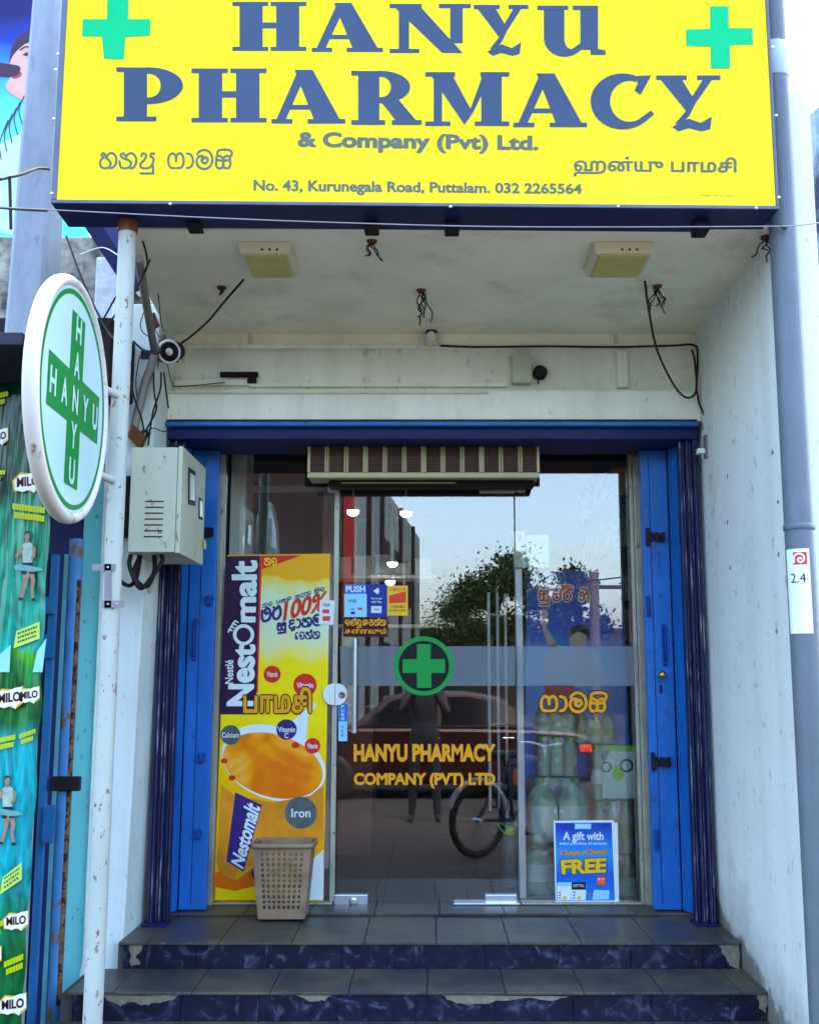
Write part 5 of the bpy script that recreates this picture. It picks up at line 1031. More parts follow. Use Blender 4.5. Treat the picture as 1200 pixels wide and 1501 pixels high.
def athlete(cx, cy, s):
    f = lambda pts: [(cx + x * s, cy + y * s) for x, y in pts]
    P_ = lambda nm, pts, k, m_: pprint_(nm, BN, f(pts), BH + k, m_, bn)
    P_('printed_leg', [(-6, 30), (2, 30), (4, 46), (1, 58), (-3, 72), (-8, 88), (-13, 87), (-8, 70), (-6, 58), (-8, 44)], 0, m_bsk1); P_('printed_leg', [(1, 30), (9, 30), (12, 44), (14, 58), (11, 72), (13, 88), (8, 89), (6, 72), (7, 58), (3, 44)], .0003, m_bsk1)
    P_('printed_shorts', [(-8, 22), (9, 22), (13, 44), (4, 45), (1, 34), (-2, 46), (-10, 44)], .0006, m_fd)
    P_('printed_shirt', [(-4, -12), (3, -13), (10, -9), (11, 4), (9, 24), (-8, 24), (-9, 4), (-10, -7)], .0009, m_bsh)
    P_('printed_arm', [(-9, -8), (-16, 4), (-22, 12), (-19, 16), (-11, 9), (-6, 0)], .0012, m_bsk1); P_('printed_arm', [(9, -9), (16, 0), (14, 14), (8, 20), (6, 16), (10, 10), (9, 2)], .0012, m_bsk1)
    P_('printed_neck', [(-3, -18), (3, -18), (3, -11), (-3, -10)], .0012, m_bsk1); P_('printed_head', circ(0, -23, 4.6, 7, 14), .0015, m_bsk1); P_('printed_hair', [(-5, -23), (-5, -29), (-1, -32), (4, -31), (6, -25), (3, -28), (-2, -28)], .0018, m_fd)
    P_('printed_shoe', [(-16, 92), (-15, 86), (-8, 87), (-7, 91)], .0006, m_fd); P_('printed_shoe', [(7, 93), (8, 88), (13, 87), (17, 92)], .0006, m_fd)
    P_('printed_haze', [(-24, 30), (-14, 27), (24, 33), (28, 38), (10, 41), (-22, 37)], .0021, m_fig)
athlete(42, 805, .82); athlete(13, 1162, .82)
pprint_('printed_page', BN, [(50, 985), (64, 985), (70, 935), (56, 955)], BH, m_cy, bn); pprint_('printed_page', BN, [(-5, 985), (16, 985), (18, 945), (-5, 965)], BH, m_cy, bn)
for v in range(1090, 1270, 6): pass
# ================================================================== METER BOX
mx0, mx1, my0, my1 = at(190, 730, 4.70).x, at(266, 730, 4.70).x, 4.70, 4.70 * 1.105
mz0, mz1 = at(226, 809, 4.70).z, at(230, 655, 4.70).z
mbx = thing('meter_box', 'cream electricity meter box with louvres beside the left blue door', 'meter box', ((mx0 + mx1) / 2, my0, mz0))
MB().box(mx0, mx1 - .022, my0, my1, mz0, mz1).build('casing', m_cream, mbx, bevel=.004)
dor = MB().box(mx1 - .020, mx1, my0 - .004, my1 + .004, mz0 - .004, mz1 + .004).build('door', m_cream, mbx, bevel=.003)
for i in range(7):
    v = 734 + i * 8.6; c = at(227 - i * .4, v, my0); MB().box(c.x - .040, c.x + .040, my0 - .003, my0 + .001, c.z - .004, c.z + .001).build('louvre', mat('louvre_shadow', (0.06, 0.025, 0.01), 0.7), mbx)
MP = Plane((mx1, 0, 0), (1, 0, 0))
def mwin(u0, v0, u1, v1, name):
    a, b, c, d = (MP(*p, .004) for p in ((u0, v1), (u1, v1 + (u1 - u0) * .3), (u1, v0 + (u1 - u0) * .7), (u0, v0)))
    MB().prism([a, b, c, d], [p - Vector((.003, 0, 0)) for p in (a, b, c, d)]).build(name + '_gasket', m_black, dor)
    ctr_ = (a + b + c + d) / 4; MB().face([ctr_ + (p - ctr_) * .74 + Vector((.001, 0, 0)) for p in (a, b, c, d)]).build(name, m_steel, dor)
mwin(275.5, 684, 285.5, 738, 'window'); mwin(291, 728, 296, 760, 'latch_window')
c = MP(296.5, 800, .006); MB().box(c.x, c.x + .012, c.y - .012, c.y + .012, c.z - .016, c.z + .016).tube([(c.x + .006, c.y - .007, c.z + .016), (c.x + .006, c.y - .007, c.z + .03), (c.x + .006, c.y + .007, c.z + .03), (c.x + .006, c.y + .007, c.z + .016)], .003, 6).build('padlock', mat('brass_lock', (0.5, 0.33, 0.1), 0.35, metal=0.7), mbx, bevel=.002)
MB().box(XL - .10, mx0 - .001, my0 + .15, my1 - .05, mz0 + .1, mz1 - .1).build('wall_bracket', m_dark, mbx)
for i, (pts, lb) in enumerate((([(192, 812), (190, 830), (205, 862), (222, 846), (238, 822), (236, 812)], 'black cable loop hanging lowest under the cream meter box'), ([(206, 812), (196, 842), (214, 860), (226, 838), (226, 812)], 'inner black cable loop under the cream meter box'), ([(172, 830), (176, 850), (190, 858), (200, 846), (206, 812)], 'black cable drooping from the pole to the meter box'))):
    cable([at(u, v, 4.78 + .03 * i) for u, v in pts], .010, m_cable, lb, group='cables under the meter box')
tag(MB().tube([at(233, 812, 4.85), at(219, 868, 4.95)], .012, 10).build('conduit_pipe', mat('grey_conduit', (0.42, 0.42, 0.36), 0.5)), 'short grey conduit stub slanting below the meter box', 'pipe')

# diagonal grey bracket tubes at the top of the pole
m_br = mat('grey_tube', (0.24, 0.23, 0.20), 0.5, var=0.15, metal=0.2)
sbk = thing('stay_bracket', 'grey tubular stay bent behind the pole under the signboard', 'bracket', at(230, 505, 4.9))
MB().tube([at(203, 378, 4.05), at(226, 512, 4.95)], .018, 10).build('upper_tube', m_br, sbk); MB().tube([at(238, 490, 4.96), at(213, 560, 4.96), at(196, 628, 4.96)], .020, 10).build('lower_tube', m_br, sbk)
a = at(201, 640, 4.95); MB().obox(a, (.03, 0, -.03), (0, .02, 0), (.012, 0, .03)).build('rusty_foot', m_rust, sbk); MB().obox(at(226, 470, 4.8), (.012, 0, -.03), (0, .01, 0), (.012, 0, .01)).build('angle_plate', m_rust, sbk)
# loudspeaker on the corner
hc = at(248, 515, 4.95)
hn = thing('horn_speaker', 'small round black outdoor camera with pale ring at the left corner', 'camera', hc)
ax_ = Vector((-.15, -1, -.35)).normalized()
MB().lathe(hc - ax_ * .10, [(.02, 0), (.045, .01), (.05, .06), (.052, .10)], 18, ax_).build('housing', m_dark, hn); MB().lathe(hc, [(.056, 0), (.058, .004), (.050, .006), (.046, .0)], 24, ax_, cap=False).build('ring', m_white, hn)
MB().lathe(hc, [(.048, -.004), (.02, -.002)], 20, ax_).build('lens_face', m_black, hn); MB().lathe(hc, [(.018, .0), (.016, .004), (.004, .006)], 14, ax_).build('lens', m_white, hn)
MB().box(XL - .02, hc.x + .02, 4.99, 5.06, hc.z - .02, hc.z + .02).build('mount', m_black, hn)
# cables of the left corner
wires = [([(97, 345, 4.2), (125, 420, 4.1), (155, 480, 4.05), (172, 502, 4.0)], 'black cable slanting down behind the round sign to the pole'),
 ([(148, 492, 4.2), (168, 462, 4.1), (198, 425, 4.05), (220, 380, 4.2)], 'black cable rising across the pole towards the soffit'),
 ([(150, 470, 4.3), (172, 430, 4.2)], 'short black cable crossing behind the pole near the round sign'),
 ([(206, 340, 4.1), (215, 375, 4.2), (214, 395, 4.3), (198, 420, 4.4), (190, 432, 4.4)], 'black cable dropping from the signboard beside the pole'),
 ([(196, 500, 4.0), (210, 512, 4.3), (228, 518, 4.8), (240, 512, 4.94)], 'black cable from the pole to the round camera'),
 ([(193, 560, 4.05), (196, 580, 4.3), (207, 612, 4.8), (211, 630, 4.96)], 'black cable falling to the wire knot on the left wall'),
 ([(225, 545, 4.97), (226, 575, 4.97), (229, 600, 4.97), (216, 626, 4.97), (211, 634, 4.97)], 'black cable looping down the left wall under the camera'),
 ([(236, 545, 4.97), (235, 570, 4.97), (224, 605, 4.97), (217, 652, 4.97)], 'black cable hanging straight down the left wall to the meter box'),
 ([(240, 545, 4.99), (243, 570, 4.99), (247, 598, 4.99)], 'short black cable tail nearest the lintel on the left wall'),
 ([(213, 633, 4.97), (225, 627, 4.97), (240, 632, 4.97), (252, 626, 5.1)], 'thin wire running from the wire knot to the blue header'),
 ([(232, 430, 4.6), (236, 470, 4.8), (241, 485, 4.9)], 'thin black wire hanging from the soffit above the round camera'),
 ([(118, 372, 5.1), (150, 362, 4.8), (178, 376, 4.4), (188, 374, 4.1)], 'pale cable crossing behind the top of the pole')]
wires += [([(205, 520, 4.9), (199, 560, 4.95), (203, 600, 4.97), (198, 650, 4.97)], 'black cable hugging the grey stay above the meter box'),
 ([(243, 522, 4.96), (252, 560, 5.2), (262, 566, 5.24), (330, 560, 5.29)], 'thin dark wire from the round camera to the trunking'),
 ([(200, 400, 4.3), (214, 440, 4.6), (206, 480, 4.8), (228, 500, 4.93)], 'looped dark wire around the upper grey stay'),
 ([(215, 460, 4.75), (226, 480, 4.9), (234, 500, 4.95), (231, 540, 4.96)], 'dark wire tied along the bend of the grey stay')]
for i, (pts, lb) in enumerate(wires): cable([at(*p) for p in pts], .0042 if i < 9 else .0025, m_white if i == 11 else m_cable, lb, group='cables at the left corner')
for u in (209, 214):
    pass
kn = thing('wire_knot', 'pair of black taped wire ends on the left wall above the meter box', 'wire', at(212, 635, 4.975))
for u in (209, 215): MB().tube([at(u, 630, 4.975), at(u + (-1 if u < 212 else 2), 640, 4.97)], [.005, .010], 8).build('taped_end', m_black, kn)
cable([at(0, 262, 3.7), at(30, 255, 3.9), at(55, 246, 4.1), at(72, 247, 4.2)], .006, m_cable, 'black cable sagging from the left edge to the concrete post'); cable([at(14, 258, 3.78), at(15, 290, 3.78), at(16, 335, 3.78)], .006, m_cable, 'short black cable dangling at the left edge before the post')
cable([at(-4, 303, 3.7), at(30, 306, 4.0), at(68, 308, 4.2)], .006, m_cable, 'lower black cable running to the concrete post')

# ================================================================== SOFFIT FITTINGS
m_fix = mat('fixture_cream', (0.66, 0.64, 0.44), 0.5, var=0.08); m_dif = mat('yellowed_diffuser', (0.56, 0.49, 0.12), 0.35, var=0.15, scale=14)
def ceil_at(u, v, dz=0.0):
    d = ray(u, v); t = (ZC - dz - CAMZ) / d.z; return CAM + d * t
for (u0, u1, wh, lean) in ((347, 427, 'left', 1), (870, 962, 'right', -1)):
    a, b = ceil_at(u0, 374, .06), ceil_at(u1, 374, .06); c = ceil_at(u0, 412, .06)
    x0, x1, y0, y1 = a.x, b.x, a.y, c.y
    lt = thing('ceiling_light', 'square cream soffit light with yellowed diffuser on the ' + wh + ' of the recess ceiling', 'ceiling light', ((x0 + x1) / 2, (y0 + y1) / 2, ZC), 'soffit lights')
    i = .012
    MB().prism([(x0 + i, y0 + i, ZC - .045), (x1 - i, y0 + i, ZC - .045), (x1 - i, y1 - i, ZC - .045), (x0 + i, y1 - i, ZC - .045)], [(x0, y0, ZC - .001), (x1, y0, ZC - .001), (x1, y1, ZC - .001), (x0, y1, ZC - .001)]).build('housing', m_fix, lt, bevel=.004)
    MB().box(x0 + .026, x1 - .026, y0 + .026, y1 - .020, ZC - .0510, ZC - .0455).build('diffuser', m_dif, lt, bevel=.002)
    for k in (-.03, 0, .03): MB().lathe(((x0 + x1) / 2 + k + .02, y0 + .010, ZC - .03), [(.006, 0), (.005, .003)], 8, (0, -1, -.3)).build('screw', m_black, lt)
def tangle(u, v, label, seed, n=5, s_=.03, name='wire_stub'):
    rng = random.Random(seed); c = ceil_at(u, v)
    mb = MB()
    o = thing(name, label, 'wire stub', c, 'stripped ceiling fittings')
    MB().lathe((c.x, c.y, ZC - .0005), [(.022, 0), (.018, -.010), (.004, -.014)], 10).build('ceiling_rose', m_rust, o)
    for k in range(n):
        p = Vector((c.x, c.y, ZC - .008)); pts = [p.copy()]
        for j in range(5): p = p + Vector((rng.uniform(-s_, s_) * .5, rng.uniform(-s_, s_) * .5, -rng.uniform(.2, .8) * s_)); pts.append(p.copy())
        MB().tube(catmull(pts, 4), .0030, 6).build('wire', m_cable if k % 2 else mat('maroon_wire', (0.06, 0.012, 0.012), 0.5), o)
tangle(325, 420, 'broken ceiling rose with dark wires left of the left soffit light', 1, 3, .012)
tangle(617, 424, 'dangling clump of dark wires at the middle of the soffit', 2, 6, .045)
tangle(963, 418, 'dangling clump of dark wires right of the right soffit light', 3, 6, .035)
tangle(545, 352, 'dark wire ends hanging just behind the signboard middle', 4, 4, .03)
tangle(1122, 346, 'dark wire scraps at the far right front of the soffit', 5, 4, .03)
# batten lamp holder over the lintel
c = at(632, 497, 5.26)
lh = thing('lamp_holder', 'small round lamp holder fixed to the wall above the door centre', 'lamp holder', c)
MB().lathe(c, [(.036, .03), (.038, 0), (.030, -.01)], 18, (0, 1, 0)).build('base', m_fix, lh); MB().lathe(c, [(.022, -.01), (.024, -.035), (.02, -.045)], 14, (0, 1, -.3)).build('socket', m_white, lh)
MB().lathe(c + Vector((0, 0, .036)), [(.03, 0), (.026, .008)], 14).build('burnt_cap', m_black, lh)
# wall trunking and pipes
ub = 5.325
def wbox(u0, v0, u1, v1, y0, y1, name, m, par, bevel=.003):
    a, b = at(u0, v1, y0), at(u1, v0, y0); return MB().box(a.x, b.x, y0, y1, b.z if b.z < a.z else a.z, max(a.z, b.z)).build(name, m, par, bevel=bevel)
tk = thing('wall_trunking', 'cream cable trunking strips along the wall above the blue header', 'trunking', at(500, 560, 5.3))
wbox(255, 556, 366, 564, 5.305, 5.328, 'strip', m_lintel, tk); wbox(366, 560, 745, 566, 5.308, 5.328, 'strip', m_lintel, tk); wbox(905, 512, 919, 567, 5.30, 5.328, 'upright', m_lintel, tk); wbox(364, 487, 370, 505, 5.285, 5.294, 'strap', m_fix, tk); wbox(900, 489, 906, 505, 5.285, 5.294, 'strap', m_fix, tk)
wbox(245, 573, 716, 576, 5.238, 5.249, 'thin_conduit', m_fix, tk, .001); wbox(322, 544, 378, 551, 5.305, 5.328, 'torn_end', m_dark, tk); wbox(362, 550, 376, 561, 5.296, 5.304, 'dark_joint', m_dark, tk)
jb = thing('junction_box', 'cream electrical junction box on the wall above the air curtain', 'junction box', at(765, 540, 5.28))
wbox(751, 518, 779, 560, 5.275, 5.328, 'box', m_cream, jb, .004); wbox(757, 538, 773, 540, 5.271, 5.274, 'slot', m_fix, jb, .0)
c = at(791, 547, 5.325); snd = thing('wall_sounder', 'round black sounder right beside the cream junction box', 'sounder', c)
MB().lathe(c, [(.036, 0), (.036, -.03), (.026, -.042), (.005, -.044)], 18, (0, 1, 0)).build('body', m_black, snd); MB().tube([c + Vector((-.01, -.02, -.03)), c + Vector((-.012, -.02, -.06))], .004, 6).build('tail', m_cable, snd)
cable([at(645, 506, 5.27), at(700, 508, 5.27), at(800, 507, 5.27), at(900, 508, 5.27), at(985, 506, 5.27), at(1016, 505, 5.27), at(1022, 520, 5.27), at(1020, 575, 5.27)], .0055, mat('brown_cable', (0.035, 0.010, 0.010), 0.5), 'long brown cable clipped along the cornice to the right corner')
cable([ceil_at(945, 412, .03), at(950, 450, 4.72), at(962, 510, 5.05), at(985, 560, 5.2), at(1005, 582, 5.2), at(1020, 572, 5.22), at(1018, 530, 5.24), at(1014, 512, 5.26)], .0055, MATS['brown_cable'], 'brown cable looping from the right soffit light to the right corner')
cable([at(1021, 572, 5.22), at(1026, 595, 5.22), at(1036, 615, 5.2), at(1041, 630, 5.15)], .0055, MATS['brown_cable'], 'brown cable running down to the white fitting on the right wall')
cable([ceil_at(357, 409, .03), at(330, 440, 4.65), at(305, 470, 4.8), at(280, 492, 4.9), at(266, 502, 4.93)], .0055, m_cable, 'dark cable drooping from the left soffit light to the camera')
sf = thing('wall_socket', 'small white plug fitting on the right wall near the header', 'fitting', at(1036, 655, 5.05))
c = Plane((XR, 0, 0), (-1, 0, 0))(1036, 656, .0)
MB().box(c.x - .012, c.x - .001, c.y - .02, c.y + .02, c.z - .05, c.z + .06).build('plate', m_zinc, sf); MB().box(c.x - .05, c.x - .013, c.y - .02, c.y + .02, c.z - .03, c.z - .005).build('plug', m_white, sf, bevel=.004)
# plugged screw holes in the right wall
WPl = Plane((XR, 0, 0), (-1, 0, 0))
for i, (u, v, wh) in enumerate(((1066, 698, 'near the header'), (1132, 662, 'front top'), (1140, 735, 'front second'), (1070, 832, 'back middle'), (1141, 812, 'front third'), (1066, 765, 'tiny back one'), (1138, 925, 'front lowest'))):
    mb = MB(); c = WPl(u, v, .0008); q_ = [c + Vector((0, .012 * random.uniform(.5, 1.2) * math.cos(R(a)), .012 * random.uniform(.5, 1.2) * math.sin(R(a)))) for a in range(0, 360, 36)]
    mb.prism(q_, [p + Vector((.003, 0, 0)) for p in q_]).build('filler_patch', m_plast, bld)
# grime and peeling paint at the foot of the right wall (thin peeled flakes)
m_grime = mat('damp_grime', (0.20, 0.17, 0.11), 0.95, var=0.5, scale=20, bump=0.3)
# ================================================================== RIGHT SIDE: downpipe, paper, neighbour
dpy = 4.05 - .058; dpx = at(1172, 800, dpy).x
dp = thing('downpipe', 'grey plastic rainwater downpipe at the right front corner', 'pipe', (dpx, dpy, 0))
MB().tube([(dpx, dpy, .12), (dpx, dpy, 2.0), (dpx, dpy, 4.4)], .0525, 24).build('tube', m_pvc, dp)
zc = at(1170, 773, dpy).z; MB().lathe((dpx, dpy, zc - .012), [(.0535, 0), (.057, .004), (.057, .02), (.0535, .024)], 24, cap=False).build('clip', m_pvc, dp)
zc = at(1150, 92, dpy).z; MB().lathe((dpx, dpy, zc - .07), [(.0535, 0), (.0565, .004), (.0565, .14), (.0535, .144)], 24, cap=False).build('socket_joint', mat('pale_pvc', (0.42, 0.52, 0.60), 0.4), dp)
zc = at(1180, 1290, dpy).z
# paper notice taped round the pipe
pn = thing('paper_notice', 'white paper notice with red spiral emblem and number taped on the downpipe', 'notice', (dpx, dpy - .06, at(1175, 920, dpy).z))
def cyl(s_, z, h=0.0):                               # s_: arc metres from the side facing the camera
    a = s_ / .054 - .28; r_ = .054 + h; return Vector((dpx + r_ * math.sin(a), dpy - r_ * math.cos(a), z))
pz0, pz1 = at(1172, 929, dpy).z, at(1172, 806, dpy).z
mb = MB(); n_ = 12; s0, s1 = -.062, .030
for i in range(n_):
    a, b = s0 + (s1 - s0) * i / n_, s0 + (s1 - s0) * (i + 1) / n_; mb.face([cyl(a, pz0), cyl(b, pz0), cyl(b, pz1), cyl(a, pz1)], True)
mb.build('paper', m_wh, pn)
CF = lambda x, y, h: cyl(x, pz1 - y, h)
mb = MB()
for i in range(6):
    a, b = -.030 + .05 * i / 6, -.030 + .05 * (i + 1) / 6; mb.face([CF(a, .058, .001), CF(b, .058, .001), CF(b, .012, .001), CF(a, .012, .001)])
mb.build('emblem', mat('notice_red', (0.62, 0.05, 0.05), 0.5), pn)
stroke(MB(), CF, [(-.026, .05), (-.024, .026), (-.006, .018), (.008, .028), (.008, .042), (-.004, .050), (-.012, .042), (-.006, .034), (0, .038)], .006, .0016).build('spiral', m_wh, pn)
text('lettering', CF, '2.4', rect(-.042, .090, .012, .124), .0012, m_black, pn, .0)
# neighbour wall on the right
nr = thing('neighbour_wall', 'pale stained concrete wall with rounded top right of the downpipe', 'wall', (2.2, 4.6, 0))
NP = YP(4.75)
qq = [(1150, 1520), (1150, 240), (1158, 214), (1166, 196), (1178, 176), (1192, 160), (1206, 150), (1300, 120), (1420, 120), (1420, 1520)]
MB().prism([NP(u, v) for u, v in qq], [NP(u, v, -.18) for u, v in qq]).build('wall', mat('streaked_wall', (0.30, 0.42, 0.47), 0.85, var=0.12, scale=6, bump=0.2, streak=.6, scol=(.03,.04,.08), dirt=0.95, dcol=(0.02, 0.025, 0.06), dscale=5, dlo=0.46, dhi=0.60, stretch=(1, 1, .35)), nr, bevel=.01)
tube_ = MB().box(dpx + .075, dpx + .23, 4.3, 4.7, 0, 2.6).build('side_return', mat('greenish_render', (0.22, 0.26, 0.24), 0.9, var=0.2), nr)
cable([at(1145, 331, 3.9), at(1158, 336, 4.0), at(1163, 350, 4.2), at(1168, 362, 4.3)], .006, m_cable, 'short black cable bending down beside the downpipe at the right'); cable([at(1166, 372, 4.2), at(1176, 400, 4.2), at(1186, 440, 4.25), at(1200, 490, 4.3), at(1215, 560, 4.3)], .004, m_cable, 'thin black wire hanging on the pale wall right of the downpipe')
a = at(1174, 382, 4.25); tag(MB().obox(a, (.012, 0, .004), (0, .02, 0), (-.006, 0, .04)).build('wall_clamp', m_zinc, None, bevel=.003), 'small grey metal clamp on the wall right of the downpipe', 'clamp')
fl = thing('small_sign', 'yellow and blue street sign peeking in at the right edge', 'sign', at(1205, 900, 4.1))
FPl = YP(4.12)
for nm, pts, m_ in (('yellow_board', [(1188, 912), (1204, 904), (1230, 902), (1230, 985), (1200, 940)], mat('flag_yellow', (0.80, 0.55, 0.0), 0.5)), ('blue_board', [(1196, 812), (1230, 812), (1230, 901), (1197, 901)], mat('flag_blue', (0.02, 0.08, 0.32), 0.5)), ('white_board', [(1194, 790), (1230, 786), (1230, 811), (1195, 806)], m_wh)):
    MB().prism([FPl(u, v) for u, v in pts], [FPl(u, v, -.01) for u, v in pts]).build(nm, m_, fl)
MB().box(at(1215, 900, 4.14).x, at(1220, 900, 4.14).x, 4.132, 4.15, .12, at(1215, 790, 4.14).z).build('stand', m_pvc, fl)

# ================================================================== ACROSS THE STREET (seen in the glass)
def mir(u, v, D):                                    # a point seen by reflection in the glass at virtual distance D
    p = at(u, v, D); return Vector((p.x, 2 * YG - D, p.z))
ob = thing('opposite_building', 'grey rendered building across the street reflected in the glass door', 'building', (-4, -24, 0))
A, B = mir(524, 657, 26), mir(615, 790, 43)
zt = 7.2
m_op = mat('opposite_render', (0.20, 0.25, 0.25), 0.85, var=0.2, scale=1.2, dirt=0.5, dcol=(0.08, 0.09, 0.09), dscale=.8, stretch=(1, 1, .15))
MB().prism([(A.x - 9, A.y, 0), (A.x, A.y, 0), (B.x, B.y, 0), (B.x - 9, B.y, 0)], [(A.x - 9, A.y, zt), (A.x, A.y, zt), (B.x, B.y, zt), (B.x - 9, B.y, zt)]).build('wall', m_op, ob)
dv = Vector((B.x - A.x, B.y - A.y, 0)); nv_ = Vector((-dv.y, dv.x, 0)).normalized(); nv_ = nv_ if nv_.x > 0 else -nv_
for t in (.10, .26, .55, .80):
    p = Vector((A.x, A.y, 0)) + dv * t + nv_ * .06; MB().tube([p, p + Vector((0, 0, zt))], .07, 8).build('downpipe', m_dark, ob)
for k in range(3):
    p0, p1 = Vector((A.x, A.y, 0)) + dv * (.28 + .2 * k), Vector((A.x, A.y, 0)) + dv * (.40 + .2 * k)
    for z in (1.2, 4.2): MB().prism([p0 + nv_ * .03 + Vector((0, 0, z)), p1 + nv_ * .03 + Vector((0, 0, z)), p1 + nv_ * .03 + Vector((0, 0, z + 1.5)), p0 + nv_ * .03 + Vector((0, 0, z + 1.5))], [p0 + Vector((0, 0, z)), p1 + Vector((0, 0, z)), p1 + Vector((0, 0, z + 1.5)), p0 + Vector((0, 0, z + 1.5))]).build('window', m_dark, ob)
C_ = Vector((A.x, A.y, 0)); MB().box(C_.x - .30, C_.x - .06, A.y + .02, A.y + .2, 3.0, zt).build('red_stripe', mat('red_column', (0.16, 0.006, 0.008), 0.6), ob)
MB().box(C_.x - 9, C_.x - .33, A.y + .01, A.y + .06, .0, zt).build('added_dark_front', m_dark, ob)  # dark sheet added to keep the wall's grey reflection out of the glass
# long low row of shops closing the street
lr = thing('opposite_shop_row', 'low dark row of shops across the street seen in the glass', 'building', (12, -40, 0))
MB().box(-1.2, 40, -47, -43, 0, 3.4).build('wall', mat('row_render', (0.028, 0.025, 0.024), 0.9, var=0.3, scale=.6), lr)
MB().prism([(-1.4, -42.6, 3.3), (40, -42.6, 3.3), (40, -47.4, 3.3), (-1.4, -47.4, 3.3)], [(-1.4, -44.6, 4.3), (40, -44.6, 4.3), (40, -45.4, 4.3), (-1.4, -45.4, 4.3)]).build('roof', mat('row_roof', (0.025, 0.018, 0.016), 0.9), lr)
lr2 = thing('opposite_house', 'brown roofed house across the street reflected at the right of the glass', 'building', (14, -22, 0))
MB().box(7.6, 20, -26, -18, 0, 3.6).build('wall', mat('house_render', (0.05, 0.035, 0.03), 0.9, var=0.3, scale=.8), lr2)
MB().prism([(7.2, -17.6, 3.5), (20.4, -17.6, 3.5), (20.4, -26.4, 3.5), (7.2, -26.4, 3.5)], [(9.0, -21.8, 5.6), (19, -21.8, 5.6), (19, -22.2, 5.6), (9.0, -22.2, 5.6)]).build('roof', mat('house_roof', (0.05, 0.014, 0.008), 0.9), lr2)
# trees
m_leaf = mat('leaf', (0.035, 0.06, 0.02), 0.6, var=0.4, scale=2); m_bark = mat('bark', (0.05, 0.035, 0.025), 0.9, bump=0.5)
def tree(x, y, h, cr_, seed, label, n=9000):
    rng = random.Random(seed); t = thing('street_tree', label, 'tree', (x, y, 0), 'trees across the street')
    tr_ = MB(); top = Vector((x + rng.uniform(-.3, .3), y, h * .72)); tr_.tube(catmull([(x, y, 0), (x + .1, y, h * .3), top], 5), [.22 - .012 * i for i in range(11)], 8)
    cl_ = []
    for k in range(11):
        a = rng.uniform(0, 6.28); e = rng.uniform(.1, 1.2); d = Vector((math.cos(a) * math.cos(e), math.sin(a) * math.cos(e), math.sin(e)))
        s_ = Vector((x, y, h * rng.uniform(.35, .6))); c = s_ + d * cr_ * rng.uniform(.6, 1.0); tr_.tube([s_, s_.lerp(c, .5) + Vector((0, 0, .2)), c], [.08, .05, .02], 6); cl_.append((c, cr_ * rng.uniform(.28, .5)))
    tr_.build('trunk', m_bark, t); cw = MB()
    for k in range(n):
        c, r_ = rng.choice(cl_); d = Vector((rng.gauss(0, 1), rng.gauss(0, 1), rng.gauss(0, .75))) * r_ * rng.choice((.28, .45, .62)); p = c + d
        u_ = Vector((rng.gauss(0, 1), rng.gauss(0, 1), rng.gauss(0, 1))).normalized(); v_ = u_.orthogonal().normalized(); s_ = rng.uniform(.05, .12)
        cw.face([p - u_ * s_, p + v_ * s_ * .45, p + u_ * s_, p - v_ * s_ * .45])
    cw.build('crown', m_leaf, t)
T1 = mir(735, 850, 42); tree(T1.x - .3, T1.y, 7.8, 2.1, 11, 'dark leafy tree across the street, reflected beside the door middle')
T2 = mir(800, 850, 40); tree(T2.x + .3, T2.y + 6, 6.4, 1.3, 12, 'smaller leafy tree across the street, reflected over the blue poster')
T3 = mir(672, 880, 52); tree(T3.x, T3.y, 6.5, 2.4, 13, 'low bushy tree far down the side road seen in the glass')
up = mir(870, 850, 30)
upo = thing('utility_pole', 'wooden utility pole with wires across the street seen in the right glass', 'pole', (up.x, up.y, 0))
MB().tube([(up.x, up.y, 0), (up.x, up.y, mir(870, 838, 30).z)], [.16, .13], 10).build('pole', mat('weathered_wood', (0.10, 0.08, 0.055), 0.9), upo); MB().box(up.x - .8, up.x + .8, up.y - .06, up.y + .06, 4.1, 4.2).build('crossarm', m_bark, upo)
for k, xx in enumerate((-.7, .7)): cable([(up.x + xx, up.y, 4.25), (up.x + xx + 5, up.y + 4, 4.6), (up.x + xx + 12, up.y + 9, 5.8)], .02, m_cable, ('upper' if k else 'lower') + ' street wire leaving the utility pole across the street', 'street_wire', cat='wire')

# dark car parked across the street, its wheel and flank seen in the door glass
CY0, CY1 = -5.2, -3.6
car = thing('parked_car', 'dark maroon car parked across the street, mirrored low in the door glass', 'car', (.1, -4.4, 0))
m_cp = mat('maroon_car_paint', (0.018, 0.003, 0.003), 0.3, spec=0.35); m_cg = mat('car_glass', (0.004, 0.004, 0.006), 0.1, spec=0.4)
lowp = [(-2.12, .30), (-1.66, .22), (1.80, .22), (2.22, .32), (2.26, .62), (2.18, .84), (1.45, .93), (-1.05, .95), (-1.80, .86), (-2.14, .70)]
cabp = [(-1.05, .94), (1.50, .92), (1.02, 1.36), (.60, 1.43), (-.20, 1.43), (-.52, 1.37)]
lowp, cabp = smoothp(lowp, 3), cabp
MB().prism([(x, CY1, z) for x, z in lowp], [(x, CY0, z) for x, z in lowp]).build('body', m_cp, car, bevel=.05)
cb = MB().prism([(x, CY1 - .06 - (z - .93) * .3, z) for x, z in cabp], [(x, CY0 + .06 + (z - .93) * .3, z) for x, z in cabp]).build('cabin', m_cp, car, bevel=.04)
for pts in ([(-.88, .99), (.14, .99), (.14, 1.35), (-.18, 1.36), (-.46, 1.31)], [(.20, .99), (1.26, .99), (.98, 1.29), (.58, 1.36), (.20, 1.36)]):
    f_ = [(x, CY1 - .045 - (z - .93) * .3, z) for x, z in pts]; MB().prism(f_, [(x, y - .03, z) for x, y, z in f_]).build('window', m_cg, cb)
